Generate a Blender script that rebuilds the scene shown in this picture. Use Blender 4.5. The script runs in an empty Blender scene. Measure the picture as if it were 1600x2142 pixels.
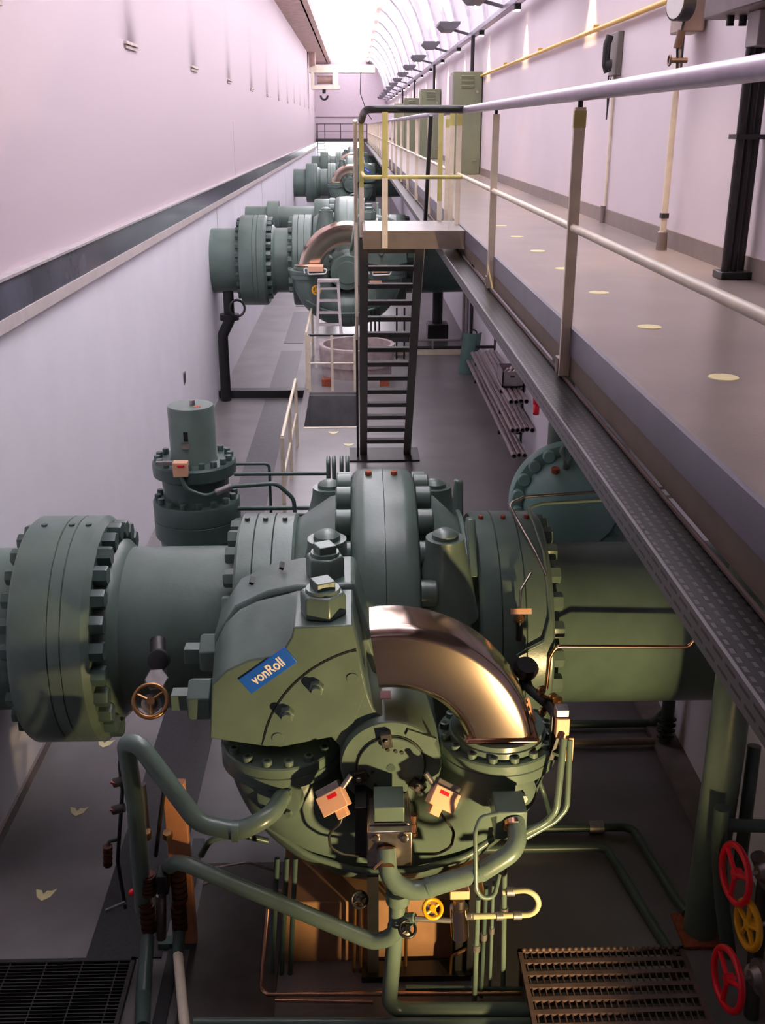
import bpy, bmesh, math, random
from mathutils import Vector, Matrix
from math import pi, sin, cos, radians as R
random.seed(7)
S = bpy.context.scene
COL = S.collection
# ------------------------------------------------------------------ camera
cam = bpy.data.cameras.new('camera'); cam.sensor_fit = 'VERTICAL'; cam.sensor_height = 36.0
cam.lens = 36.0 * 2150 / 2142; cam.clip_end = 300; cam.clip_start = 0.05
co = bpy.data.objects.new('camera', cam); COL.objects.link(co)
co.location = (0, 0, 5.5); co.rotation_euler = (R(90 - 20.6), 0, R(-1.5))
S.camera = co
# ------------------------------------------------------------------ exposure and world
S.view_settings.view_transform = 'Standard'; S.view_settings.look = 'None'
S.view_settings.gamma = 1.0; S.view_settings.use_curve_mapping = False
S.view_settings.exposure = 0.0
W = bpy.data.worlds.new('world'); S.world = W; W.use_nodes = True
W.node_tree.nodes['Background'].inputs[0].default_value = (0.75, 0.72, 0.85, 1)
W.node_tree.nodes['Background'].inputs[1].default_value = 0.02
# ------------------------------------------------------------------ lights
UPLIGHT_W, DOWN_W, FLOOD_W = 260.0, 190.0, 900.0
def area(name, loc, direction, sx, sy, power, col):
    l = bpy.data.lights.new(name, 'AREA'); l.spread = 2.0; l.shape = 'RECTANGLE'; l.size = sx; l.size_y = sy
    l.energy = power; l.color = col
    o = bpy.data.objects.new(name, l); COL.objects.link(o); o.location = loc
    o.rotation_euler = Vector(direction).to_track_quat('-Z', 'Y').to_euler(); return o
def spot(name, loc, direction, power, col, angle, blend=0.5, rad=0.05):
    l = bpy.data.lights.new(name, 'SPOT'); l.energy = power; l.color = col
    l.spot_size = R(angle); l.spot_blend = blend; l.shadow_soft_size = rad
    o = bpy.data.objects.new(name, l); COL.objects.link(o); o.location = loc
    o.rotation_euler = Vector(direction).to_track_quat('-Z', 'Y').to_euler(); return o
UP_Y = [7.6 + 5.3 * k for k in range(15)]
DOWN_Y = [3.2 + 4.6 * k for k in range(16)]
for y in UP_Y:      # the uplights shining from the wall rail into the vault
    area('uplight_beam', (2.02, y, 7.60), (-0.30, 0, 1), 0.30, 1.2, UPLIGHT_W, (0.98, 0.95, 1.0))
for y in DOWN_Y:    # the little halogen wall washers below the rail
    spot('downlight_beam', (2.50, y, 7.10), (0.05, 0, -1), DOWN_W, (1.0, 0.70, 0.42), 64, 1.0, 0.015)
# the work flood standing low in front of the valve, right of the camera
FLOOD = (1.95, 2.9, 0.85)
spot("flood_beam", FLOOD, (-1.32, 3.4, 0.75), FLOOD_W, (1.0, 0.71, 0.33), 64, 0.5, 0.06)
# ------------------------------------------------------------------ materials
def nt(name):
    m = bpy.data.materials.new(name); m.use_nodes = True
    n = m.node_tree.nodes; b = n['Principled BSDF']; return m, n, m.node_tree.links, b
def mat(name, rgb, rough=0.5, metal=0.0, var=0.12, scale=6.0, bump=0.0, bscale=60.0, coat=0.0, rgb2=None, spec=0.5):
    m, n, l, b = nt(name)
    b.inputs['Roughness'].default_value = rough; b.inputs['Metallic'].default_value = metal
    b.inputs['Specular IOR Level'].default_value = spec
    if coat: b.inputs['Coat Weight'].default_value = coat; b.inputs['Coat Roughness'].default_value = 0.15
    tc = n.new('ShaderNodeTexCoord'); ns = n.new('ShaderNodeTexNoise'); ns.inputs['Scale'].default_value = scale
    ns.inputs['Detail'].default_value = 5
    l.new(tc.outputs['Object'], ns.inputs['Vector'])
    rp = n.new('ShaderNodeValToRGB'); l.new(ns.outputs['Fac'], rp.inputs['Fac'])
    d = rgb2 or tuple(c * (1 - var) for c in rgb); u = rgb if rgb2 else tuple(min(1, c * (1 + var)) for c in rgb)
    rp.color_ramp.elements[0].position = 0.35; rp.color_ramp.elements[0].color = (*d, 1)
    rp.color_ramp.elements[1].position = 0.65; rp.color_ramp.elements[1].color = (*u, 1)
    l.new(rp.outputs['Color'], b.inputs['Base Color'])
    if bump:
        n2 = n.new('ShaderNodeTexNoise'); n2.inputs['Scale'].default_value = bscale; n2.inputs['Detail'].default_value = 3
        l.new(tc.outputs['Object'], n2.inputs['Vector'])
        bp = n.new('ShaderNodeBump'); bp.inputs['Strength'].default_value = bump; bp.inputs['Distance'].default_value = 0.02
        l.new(n2.outputs['Fac'], bp.inputs['Height']); l.new(bp.outputs['Normal'], b.inputs['Normal'])
    return m
def lin(r, g, b): 
    f = lambda c: (c / 255 / 12.92) if c <= 10 else ((c / 255 + 0.055) / 1.055) ** 2.4
    return (f(r), f(g), f(b))
GREEN = mat('green_enamel', lin(90, 107, 100), 0.30, var=0.10, scale=4, bump=0.06, bscale=25)
GREEN_D = mat('dark_green_enamel', lin(62, 80, 76), 0.38, var=0.12, scale=5)
TEAL = mat('teal_enamel', lin(128, 168, 160), 0.28, var=0.06, scale=3)
TEAL_D = mat('blue_green_pipe_paint', lin(82, 101, 93), 0.3, var=0.08, scale=5)
OLIVE = mat('olive_cabinet_paint', lin(112, 116, 92), 0.45, var=0.05)
CHROME = mat('polished_steel', lin(222, 200, 184), 0.15, 1.0, var=0.03, scale=2)
STEEL = mat('brushed_steel', lin(170, 158, 150), 0.3, 1.0, var=0.1, scale=30)
GALV = mat('galvanised_steel', lin(150, 146, 148), 0.42, 0.8, var=0.15, scale=20)
COPPER = mat('copper_tube', lin(196, 150, 126), 0.25, 1.0, var=0.06)
BRONZE = mat('bronze', lin(150, 112, 74), 0.35, 0.9, var=0.15, scale=20)
BLACK = mat('black_paint', lin(26, 25, 28), 0.4, var=0.2)
RUBBER = mat('black_rubber', lin(20, 20, 22), 0.6, var=0.2)
DKSTEEL = mat('dark_steel', lin(60, 57, 58), 0.45, 0.4, var=0.15, scale=12)
RAILP = mat('cream_rail_paint', lin(226, 212, 190), 0.4, var=0.08, scale=9)
YELLOWP = mat('faded_yellow_paint', lin(190, 180, 110), 0.45, var=0.08, scale=9)
HANDR = mat('aluminium_handrail', lin(158, 146, 162), 0.36, 0.85, var=0.08, scale=14)
GREYST = mat('grey_stair_paint', lin(90, 84, 79), 0.45, var=0.08, scale=8)
TANST = mat('brown_grey_steel', lin(116, 102, 92), 0.45, var=0.12, scale=5)
BLUEST = mat('blue_grey_kickplate', lin(112, 108, 121), 0.35, 0.2, var=0.10, scale=3)
REDP = mat('red_enamel', lin(228, 20, 42), 0.3, var=0.06)
YELP = mat('yellow_enamel', lin(222, 160, 18), 0.35, var=0.08)
YELC = mat('yellow_pipe_paint', lin(214, 170, 70), 0.4, var=0.08)
PEACH = mat('beige_plastic', lin(226, 172, 140), 0.5, var=0.04)
ORANGE = mat('terracotta_panel_paint', lin(190, 128, 92), 0.5, var=0.10)
WHITE = mat('white_plastic', lin(225, 222, 220), 0.4, var=0.03)
BLUEB = mat('blue_badge', lin(24, 88, 196), 0.4, var=0.03)
LETTER = mat('white_lettering', lin(235, 220, 216), 0.5, var=0.02)
GREYP = mat('grey_plastic', lin(150, 142, 145), 0.5, var=0.04)
CREAM = mat('cream_crane_paint', lin(226, 214, 198), 0.45, var=0.08, scale=3)
BROWNC = mat('weathered_crane_girder', lin(150, 122, 116), 0.6, var=0.22, scale=3)
RUST = mat('rust', lin(150, 74, 48), 0.8, var=0.25, scale=30)
STOCK = mat('mill_finish_pipe', lin(176, 166, 168), 0.38, 0.5, var=0.12, scale=15)
MARK = mat('pale_floor_marker', lin(226, 214, 160), 0.5, var=0.05)
CONC = mat('brown_painted_concrete', lin(146, 108, 80), 0.65, var=0.15, scale=5)
CONCG = mat('grey_concrete', lin(120, 112, 108), 0.7, var=0.15, scale=5)
CABLE = mat('black_cable', lin(34, 33, 35), 0.5, var=0.15)
GRAT = mat('dark_grating', lin(40, 38, 41), 0.5, 0.3, var=0.2, scale=30)
RUSTG = mat('brown_grating_steel', lin(96, 78, 78), 0.5, 0.3, var=0.18, scale=14)
CHEQ = mat('dark_chequer_plate', lin(80, 78, 83), 0.4, 0.3, var=0.12, scale=10)
FLOORW = mat('grey_floor_coating', lin(128, 124, 125), 0.30, rgb2=lin(112, 108, 110), scale=1.3, bump=0.03, bscale=40)
FLOORL = mat('dark_grey_floor_coating', lin(120, 115, 116), 0.35, rgb2=lin(102, 97, 99), scale=1.3, bump=0.03, bscale=40)
WALKF = mat('walkway_coating', lin(142, 129, 122), 0.28, rgb2=lin(126, 114, 109), scale=1.6, bump=0.05, bscale=60)
SKIRT = mat('brown_grey_skirting', lin(126, 112, 108), 0.5, var=0.08)
VAULT = mat('white_vault_panel', lin(246, 243, 246), 0.6, var=0.01)
PLASTER = mat('white_plaster', lin(210, 198, 205), 0.7, var=0.02, scale=1.2, bump=0.05, bscale=120)
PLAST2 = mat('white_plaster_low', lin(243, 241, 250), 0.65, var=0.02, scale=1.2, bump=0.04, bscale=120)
def emit(name, rgb, s):
    m, n, l, b = nt(name); b.inputs['Base Color'].default_value = (*rgb, 1)
    b.inputs['Emission Color'].default_value = (*rgb, 1); b.inputs['Emission Strength'].default_value = s; return m
LAMPG = emit('lit_lamp_glass', (1, 0.93, 0.85), 9.0)
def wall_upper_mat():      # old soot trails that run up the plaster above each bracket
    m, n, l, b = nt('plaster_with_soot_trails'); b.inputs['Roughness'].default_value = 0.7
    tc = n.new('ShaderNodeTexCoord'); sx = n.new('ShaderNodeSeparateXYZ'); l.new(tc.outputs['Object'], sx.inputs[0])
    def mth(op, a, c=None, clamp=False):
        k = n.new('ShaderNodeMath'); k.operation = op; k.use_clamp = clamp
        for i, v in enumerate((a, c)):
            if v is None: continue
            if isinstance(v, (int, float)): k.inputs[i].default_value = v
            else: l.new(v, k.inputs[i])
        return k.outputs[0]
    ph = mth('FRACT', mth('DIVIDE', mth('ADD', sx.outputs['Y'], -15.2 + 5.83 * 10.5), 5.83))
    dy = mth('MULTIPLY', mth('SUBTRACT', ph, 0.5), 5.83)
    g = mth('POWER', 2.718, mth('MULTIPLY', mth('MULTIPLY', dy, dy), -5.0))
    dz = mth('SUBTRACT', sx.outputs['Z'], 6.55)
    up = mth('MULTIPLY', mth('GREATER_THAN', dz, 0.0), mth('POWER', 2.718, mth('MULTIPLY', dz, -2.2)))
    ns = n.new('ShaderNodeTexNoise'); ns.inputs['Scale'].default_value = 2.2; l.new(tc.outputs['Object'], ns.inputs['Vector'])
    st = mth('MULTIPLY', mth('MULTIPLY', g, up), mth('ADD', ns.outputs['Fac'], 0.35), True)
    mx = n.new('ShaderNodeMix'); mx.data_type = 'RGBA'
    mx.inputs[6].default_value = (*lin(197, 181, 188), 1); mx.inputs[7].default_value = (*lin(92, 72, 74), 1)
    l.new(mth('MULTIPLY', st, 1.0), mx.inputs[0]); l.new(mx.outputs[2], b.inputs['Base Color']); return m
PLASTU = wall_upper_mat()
def perf_mat():            # perforated tray sheet: staggered embossed slots
    m, n, l, b = nt('perforated_tray_sheet'); b.inputs['Metallic'].default_value = 0.8; b.inputs['Roughness'].default_value = 0.3
    tc = n.new('ShaderNodeTexCoord'); mp = n.new('ShaderNodeMapping'); mp.inputs['Rotation'].default_value = (0, 0, pi / 2)
    br = n.new('ShaderNodeTexBrick'); br.inputs['Scale'].default_value = 1.0
    br.inputs['Brick Width'].default_value = 0.046; br.inputs['Row Height'].default_value = 0.032; br.inputs['Mortar Size'].default_value = 0.010
    br.inputs['Color1'].default_value = (*lin(70, 66, 68), 1); br.inputs['Color2'].default_value = (*lin(82, 78, 80), 1)
    br.inputs['Mortar'].default_value = (*lin(26, 24, 25), 1)
    l.new(tc.outputs['Object'], mp.inputs[0]); l.new(mp.outputs[0], br.inputs['Vector']); l.new(br.outputs['Color'], b.inputs['Base Color'])
    bp = n.new('ShaderNodeBump'); bp.inputs['Strength'].default_value = 0.8; bp.inputs['Distance'].default_value = 0.01
    l.new(br.outputs['Fac'], bp.inputs['Height']); l.new(bp.outputs['Normal'], b.inputs['Normal']); return m
PERF = perf_mat()
def flange_mat():          # steel edge strip with two staggered rows of punched slots
    m, n, l, b = nt('slotted_tray_edge'); b.inputs['Metallic'].default_value = 0.4; b.inputs['Roughness'].default_value = 0.42
    tc = n.new('ShaderNodeTexCoord'); mp = n.new('ShaderNodeMapping'); mp.inputs['Rotation'].default_value = (0, pi / 2, pi / 2)
    sx = n.new('ShaderNodeSeparateXYZ'); cx = n.new('ShaderNodeCombineXYZ')
    l.new(tc.outputs['Object'], sx.inputs[0]); l.new(sx.outputs['Y'], cx.inputs[0]); l.new(sx.outputs['Z'], cx.inputs[1])
    br = n.new('ShaderNodeTexBrick'); br.inputs['Scale'].default_value = 1.0
    br.inputs['Brick Width'].default_value = 0.09; br.inputs['Row Height'].default_value = 0.03; br.inputs['Mortar Size'].default_value = 0.011
    br.inputs['Color1'].default_value = (*lin(34, 32, 33), 1); br.inputs['Color2'].default_value = (*lin(40, 38, 39), 1)
    br.inputs['Mortar'].default_value = (*lin(100, 95, 98), 1)
    l.new(cx.outputs[0], br.inputs['Vector']); l.new(br.outputs['Color'], b.inputs['Base Color']); return m
SLOT = flange_mat()
# ------------------------------------------------------------------ mesh helpers
def basis(axis):
    a = Vector(axis).normalized(); t = Vector((0, 0, 1)) if abs(a.z) < 0.9 else Vector((1, 0, 0))
    u = t.cross(a).normalized(); v = a.cross(u); return a, u, v
class MB:
    def __init__(s): s.bm = bmesh.new()
    def box(s, x0, x1, y0, y1, z0, z1):
        vs = [s.bm.verts.new((x, y, z)) for x in (x0, x1) for y in (y0, y1) for z in (z0, z1)]
        for f in ((0, 1, 3, 2), (4, 6, 7, 5), (0, 4, 5, 1), (2, 3, 7, 6), (0, 2, 6, 4), (1, 5, 7, 3)):
            s.bm.faces.new([vs[i] for i in f])
        return s
    def obox(s, c, u, v, w):          # oriented box: centre and three half axes
        c, u, v, w = map(Vector, (c, u, v, w))
        if u.cross(v).dot(w) < 0: u, v = v, u
        vs = [s.bm.verts.new(c + a * u + b * v + d * w) for a in (-1, 1) for b in (-1, 1) for d in (-1, 1)]
        for f in ((0, 1, 3, 2), (4, 6, 7, 5), (0, 4, 5, 1), (2, 3, 7, 6), (0, 2, 6, 4), (1, 5, 7, 3)):
            s.bm.faces.new([vs[i] for i in f])
        return s
    def bar(s, p, q, w, h, up=(0, 0, 1)):  # rectangular bar from p to q
        p, q = Vector(p), Vector(q); d = (q - p); a = d.normalized(); up = Vector(up)
        if abs(a.dot(up)) > 0.98: up = Vector((0, 1, 0))
        u = a.cross(up).normalized(); v = u.cross(a)
        return s.obox((p + q) / 2, d / 2, u * w / 2, v * h / 2)
    def loft(s, rings, caps=True, closed=False):
        rv = [[s.bm.verts.new(p) for p in r] for r in rings]; n = len(rv[0]); m = len(rv)
        for i in range(m if closed else m - 1):
            a, b = rv[i], rv[(i + 1) % m]
            for j in range(n):
                k = (j + 1) % n; s.bm.faces.new((a[j], a[k], b[k], b[j]))
        if caps and not closed:
            s.bm.faces.new(list(reversed(rv[0]))); s.bm.faces.new(rv[-1])
        return s
    def lathe(s, o, axis, prof, seg=48, caps=True, ph=0.0):   # prof: (distance along axis, radius)
        a, u, v = basis(axis); o = Vector(o); rings = []
        for t, r in prof:
            rings.append([o + a * t + (u * cos(ph + 2 * pi * j / seg) + v * sin(ph + 2 * pi * j / seg)) * max(r, 1e-4) for j in range(seg)])
        return s.loft(rings, caps)
    def cyl(s, p, q, r, seg=24, r2=None):
        p, q = Vector(p), Vector(q); return s.lathe(p, q - p, [(0, r), ((q - p).length, r if r2 is None else r2)], seg)
    def hexn(s, p, axis, r, h, ph=0.0):
        return s.lathe(p, axis, [(0, r), (h * 0.85, r), (h, r * 0.9)], 6, True, ph)
    def tube(s, pts, r, fil=0.0, seg=12, closed=False, n=6):
        pts = [Vector(p) for p in pts]
        if fil and len(pts) > 2:
            out = [pts[0]]
            for i in range(1, len(pts) - 1):
                p, a, b = pts[i], pts[i - 1] - pts[i], pts[i + 1] - pts[i]
                la, lb = a.length, b.length; a, b = a / la, b / lb; ang = a.angle(b)
                if ang > pi - 0.02: out.append(p); continue
                t = min(fil / math.tan(ang / 2), la * 0.49, lb * 0.49); rr = t * math.tan(ang / 2)
                c = p + (a + b).normalized() * (rr / sin(ang / 2)); p0, p1 = p + a * t - c, p + b * t - c
                w = p0.angle(p1)
                for k in range(n + 1):
                    f = k / n; out.append(c + (p0 * sin((1 - f) * w) + p1 * sin(f * w)) / sin(w))
            out.append(pts[-1]); pts = out
        m = len(pts); rings = []; prev = None
        for i in range(m):
            if closed: d = pts[(i + 1) % m] - pts[i - 1]
            else: d = pts[min(i + 1, m - 1)] - pts[max(i - 1, 0)]
            d.normalize()
            if prev is None: _, u, v = basis(d)
            else: u = (prev - d * prev.dot(d)).normalized(); v = d.cross(u)
            prev = u; rings.append([pts[i] + (u * cos(2 * pi * j / seg) + v * sin(2 * pi * j / seg)) * r for j in range(seg)])
        return s.loft(rings, True, closed)
    def arc(s, c, u, v, Rm, r, a0, a1, n=40, seg=28):  # torus arc about c in the plane of u, v
        c, u, v = Vector(c), Vector(u), Vector(v); w = u.cross(v).normalized(); rings = []
        for i in range(n + 1):
            a = a0 + (a1 - a0) * i / n; d = u * cos(a) + v * sin(a)
            rings.append([c + d * Rm + (d * cos(2 * pi * j / seg) + w * sin(2 * pi * j / seg)) * r for j in range(seg)])
        return s.loft(rings, True)
    def arcsec(s, c, u, v, sec, a0, a1, n=60):   # sweep a (radius, offset) section round c in the plane of u, v
        c, u, v = Vector(c), Vector(u), Vector(v); w = u.cross(v).normalized()
        return s.loft([[c + (u * cos(a) + v * sin(a)) * r + w * o for r, o in sec] for a in [a0 + (a1 - a0) * i / n for i in range(n + 1)]])
    def ring(s, c, axis, Rm, r, n=36, seg=10):
        a, u, v = basis(axis); c = Vector(c); return s.tube([c + (u * cos(2 * pi * i / n) + v * sin(2 * pi * i / n)) * Rm for i in range(n)], r, 0, seg, True)
    def prism(s, poly, d0, d1, f):    # poly of 2-D points, f(a, b, depth) -> xyz
        s.loft([[Vector(f(a, b, d0)) for a, b in poly], [Vector(f(a, b, d1)) for a, b in poly]], True); return s
    def sphere(s, c, r, sz=1.0, seg=24, n=12):
        c = Vector(c); s.loft([[c + Vector((r * sin(pi * i / n) * cos(2 * pi * j / seg), r * sin(pi * i / n) * sin(2 * pi * j / seg), -r * sz * cos(pi * i / n))) for j in range(seg)] for i in [0.05] + list(range(1, n)) + [n - 0.05]], True); return s
def P(px, py, d):        # the point at depth d along the hall that a pixel of the 1600 x 2142 frame looks at
    q = Matrix.Rotation(R(-1.5), 3, 'Z') @ Matrix.Rotation(R(90 - 20.6), 3, 'X') @ Vector(((px - 800) / 2150, (1071 - py) / 2150, -1))
    return tuple(Vector((0, 0, 5.5)) + q * (d / q.y))
def wpos(o):
    v = Vector((0, 0, 0))
    while o: v += o.location; o = o.parent
    return v
def obj(name, mb, m, parent=None, bevel=0.0, smooth=38, org=None):
    me = bpy.data.meshes.new(name); bmesh.ops.recalc_face_normals(mb.bm, faces=mb.bm.faces[:])
    if org is None: org = wpos(parent) if parent else Vector((0, 0, 0))
    org = Vector(org); bmesh.ops.translate(mb.bm, verts=mb.bm.verts[:], vec=-org)
    mb.bm.to_mesh(me); mb.bm.free(); me.materials.append(m)
    for p in me.polygons: p.use_smooth = True
    me.set_sharp_from_angle(angle=R(smooth))
    o = bpy.data.objects.new(name, me); COL.objects.link(o); o.parent = parent
    o.location = org - (wpos(parent) if parent else Vector((0, 0, 0)))
    if bevel:
        b = o.modifiers.new('edge', 'BEVEL'); b.width = bevel; b.segments = 2; b.limit_method = 'ANGLE'; b.angle_limit = R(40)
    return o
def tag(o, label=None, cat=None, group=None, kind=None):
    if label and not 4 <= len(label.split()) <= 16: print('LABEL', len(label.split()), label)
    for k, v in (('label', label), ('category', cat), ('group', group), ('kind', kind)):
        if v: o[k] = v
    return o
def thing(name, loc, label, cat, group=None):
    o = bpy.data.objects.new(name, None); o.empty_display_size = 0.1; COL.objects.link(o); o.location = loc
    return tag(o, label, cat, group)
def struct(name, mb, m, label=None, bevel=0.0):
    return tag(obj(name, mb, m, None, bevel), label, None, None, 'structure')
def copy_tree(o, parent=None, off=None):
    c = o.copy(); COL.objects.link(c); c.parent = parent
    if off is not None: c.location = o.location + Vector(off)
    for ch in list(o.children): copy_tree(ch, c)
    return c
def text_mesh(name, txt, size, m, loc, xdir, normal, parent, depth=0.003, sx=1.0):
    cu = bpy.data.curves.new(name, 'FONT'); cu.body = txt; cu.size = size; cu.extrude = depth; cu.offset = size * 0.02
    cu.align_x = 'CENTER'; cu.align_y = 'CENTER'
    t = bpy.data.objects.new(name, cu); COL.objects.link(t); bpy.context.view_layer.update()
    me = bpy.data.meshes.new_from_object(t.evaluated_get(bpy.context.evaluated_depsgraph_get()))
    COL.objects.unlink(t); bpy.data.objects.remove(t)
    x = Vector(xdir).normalized(); nn = Vector(normal).normalized(); y = nn.cross(x)
    M = Matrix((x * sx, y, nn)).transposed().to_4x4()
    me.transform(M); me.transform(Matrix.Translation(Vector(loc) - (wpos(parent) if parent else Vector())))
    me.materials.clear(); me.materials.append(m); me.name = name
    o = bpy.data.objects.new(name, me); COL.objects.link(o); o.parent = parent; return o
# ================================================================== THE HALL
YE, YB = 86.0, -4.0
struct('floor', MB().box(-3.3, 3.4, YB, YE, -0.25, 0), FLOORL)
m = MB()
m.box(-0.9, 2.5, 10.8, 15.1, 0.0, 1.2); m.box(-0.9, 2.5, 17.3, YE, 0.0, 1.2); m.box(0.0, 2.5, 15.1, 17.3, 0.0, 1.2); m.box(-0.9, -0.8, 15.1, 17.3, 0.0, 1.2)
struct('floor_raised', m, FLOORW)
struct('wall_stairwell', MB().box(-0.8, 0.0, 17.25, 17.3, 0, 1.16), mat('stairwell_grey', lin(110, 110, 114), 0.5))
struct('floor_shade_platform', MB().box(-2.955, 1.03, YB, 0.9, 3.82, 4.0), CONCG)  # unseen platform added below the camera to keep ceiling light off the near pit
for k_, (y_, z0_, z1_, x_) in enumerate(((23.0, 0, 3.89, -2.9545), (34.5, 0, 3.89, -2.9545), (46.5, 0, 3.89, -2.9545), (27.3, 4.33, 5.6, -2.9895))): struct('trim_%d' % (9 + k_), MB().box(x_ - 0.002, x_ + 0.002, y_ - 0.012, y_ + 0.012, z0_, z1_), SKIRT)
struct('trim_1', MB().box(-0.8, 0.0, 15.06, 15.1, 1.16, 1.215), RAILP)
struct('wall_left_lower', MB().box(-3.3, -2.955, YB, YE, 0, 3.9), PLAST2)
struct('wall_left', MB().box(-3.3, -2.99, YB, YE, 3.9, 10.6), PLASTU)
struct('trim_2', MB().box(-2.99, -2.90, YB, YE, 3.89, 4.0), mat('cream_ledge', lin(196, 186, 184), 0.6, var=0.05))
dm = MB().box(-2.99, -2.91, YB, YE, 4.0, 4.30)
struct('trim_3', dm, mat('dark_window_strip', lin(84, 86, 98), 0.2, var=0.35, scale=0.7))
struct('trim_4', MB().box(-2.99, -2.89, YB, YE, 4.30, 4.325), mat('pale_capping', lin(176, 168, 170), 0.5))
struct('wall_right', MB().box(2.62, 3.4, YB, YE, 4.55, 7.4), PLASTER)
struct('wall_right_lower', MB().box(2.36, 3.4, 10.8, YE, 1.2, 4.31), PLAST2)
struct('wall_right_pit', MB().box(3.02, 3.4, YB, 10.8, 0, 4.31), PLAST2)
struct('floor_curb', MB().box(2.78, 3.02, YB, 10.8, 0, 0.06), CONCG)
struct('floor_walkway', MB().box(1.09, 3.4, YB, YE, 4.31, 4.55), WALKF)
struct('trim_5', MB().box(1.068, 1.09, YB, YE, 4.425, 4.56), BLUEST)
struct('trim_6', MB().box(1.076, 1.09, YB, YE, 4.31, 4.425), TANST)
struct('baseboard_right', MB().box(2.60, 2.62, YB, YE, 4.55, 4.69), SKIRT)
struct('baseboard_left', MB().box(-2.955, -2.93, YB, 10.0, 0, 0.10), SKIRT)
struct('wall_far', MB().box(-3.3, 3.4, YE, YE + 0.3, 0, 10.8), mat('mauve_end_wall', lin(196, 178, 190), 0.7, var=0.03))
struct('wall_back', MB().box(-3.3, 3.4, YB - 0.3, YB, 0, 10.8), PLASTER)
vp = [(1.05, 10.25), (1.45, 10.0), (1.85, 9.55), (2.15, 9.0), (2.40, 8.3), (2.56, 7.75), (2.62, 7.38)]
m = MB()
ring = lambda y: [Vector((x, y, z)) for x, z in vp] + [Vector((x + 0.28, y, z + 0.22)) for x, z in reversed(vp)]
m.loft([ring(YB), ring(YE)])
m.box(-3.3, 1.12, YB, YE, 10.25, 10.5)
ce = struct('ceiling', m, VAULT)
struct('ceiling_fill_glow', MB().box(-1.72, 1.0, 6.0, YE, 10.215, 10.25), emit('added_ceiling_glow', (0.97, 0.95, 1.0), 3.5))  # glow added on the white ceiling to whiten it and even out the walls
m = MB()
for k in range(34):
    y = -2.0 + 2.65 * k
    a = [Vector((x - 0.05, y, z - 0.03)) for x, z in vp]
    for i in range(len(a) - 1): m.bar(a[i], a[i + 1], 0.05, 0.07)
tag(obj('ceiling_rib', m, mat('vault_rib', lin(214, 206, 220), 0.6), None), None, None, None, 'structure')
struct('ceiling_girder', MB().box(-2.99, -1.95, YB, YE, 9.98, 10.25), BROWNC)
struct('ceiling_track', MB().box(1.0, 1.16, YB, YE, 9.98, 10.24), BROWNC)
struct('ceiling_flange', MB().box(-2.02, -1.72, YB, YE, 9.98, 10.03), BROWNC)
# lit opening and gallery at the far end
struct('window_1', MB().box(-2.9, 0.6, YE - 0.06, YE, 2.0, 4.3), emit('lit_window', (0.95, 0.96, 1.0), 2.2))
struct('trim_7', MB().box(-2.99, 1.0, YE - 0.04, YE, 6.1, 6.16), SKIRT)
g = thing('gallery', (-1.2, 84.5, 4.4), 'dark steel gallery with pipe railing and ladder across the far end wall', 'gallery')
obj('deck', MB().box(-2.9, 1.05, 83.2, 85.9, 4.36, 4.55), DKSTEEL, g)
m = MB(); m.tube([(-2.85, 83.25, 5.62), (1.0, 83.25, 5.62)], 0.03); m.tube([(-2.85, 83.25, 5.1), (1.0, 83.25, 5.1)], 0.02)
obj('railing', m, DKSTEEL, g)
for x in (-2.85, -2.2, -1.0, 0.1, 1.0): obj('post', MB().cyl((x, 83.25, 4.55), (x, 83.25, 5.62), 0.03, 10), DKSTEEL, g)
m = MB()
for x in (-2.75, -2.2): m.cyl((x, 83.1, 1.2), (x, 83.1, 5.6), 0.03, 8)
for k in range(15): m.cyl((-2.75, 83.1, 1.4 + 0.22 * k), (-2.2, 83.1, 1.4 + 0.22 * k), 0.02, 8)
obj('ladder', m, DKSTEEL, g)
struct('floor_far', MB().box(-2.955, -0.9, 80.0, YE, 0, 1.2), FLOORW)
# travelling crane near the far end
c = thing('bridge_crane', (-0.8, 74, 8.0), 'cream bridge crane spanning the hall near its far end', 'crane')
obj('bridge_beam', MB().box(-2.9, 1.45, 73.6, 74.4, 8.75, 9.25), CREAM, c, 0.03)
obj('end_carriage', MB().box(-2.9, -2.5, 73.2, 74.8, 9.2, 9.98), BROWNC, c)
m = MB(); m.box(-2.8, -0.9, 73.5, 74.5, 7.75, 8.0); m.box(-2.8, -2.6, 73.5, 74.5, 7.95, 8.8); m.box(-1.35, -1.0, 73.5, 74.5, 7.95, 8.8)
obj('trolley_frame', m, CREAM, c, 0.02)
obj('hoist_drum', MB().cyl((-2.4, 74, 8.35), (-1.4, 74, 8.35), 0.25, 20), BROWNC, c)
m = MB(); m.cyl((-1.95, 74, 7.75), (-1.95, 74, 7.5), 0.12, 14); m.arc((-1.95, 74, 7.35), (1, 0, 0), (0, 0, 1), 0.22, 0.07, -pi * 1.05, 0.15, 20, 10)
obj('hook', m, BLACK, c)
m = MB(); m.tube([(0.5, 73.5, 8.8), (0.45, 73.5, 7.5), (0.9, 73.5, 6.3), (1.2, 73.5, 5.9)], 0.03, 0.4, 8)
obj('pendant_cable', m, BLACK, c)
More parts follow.
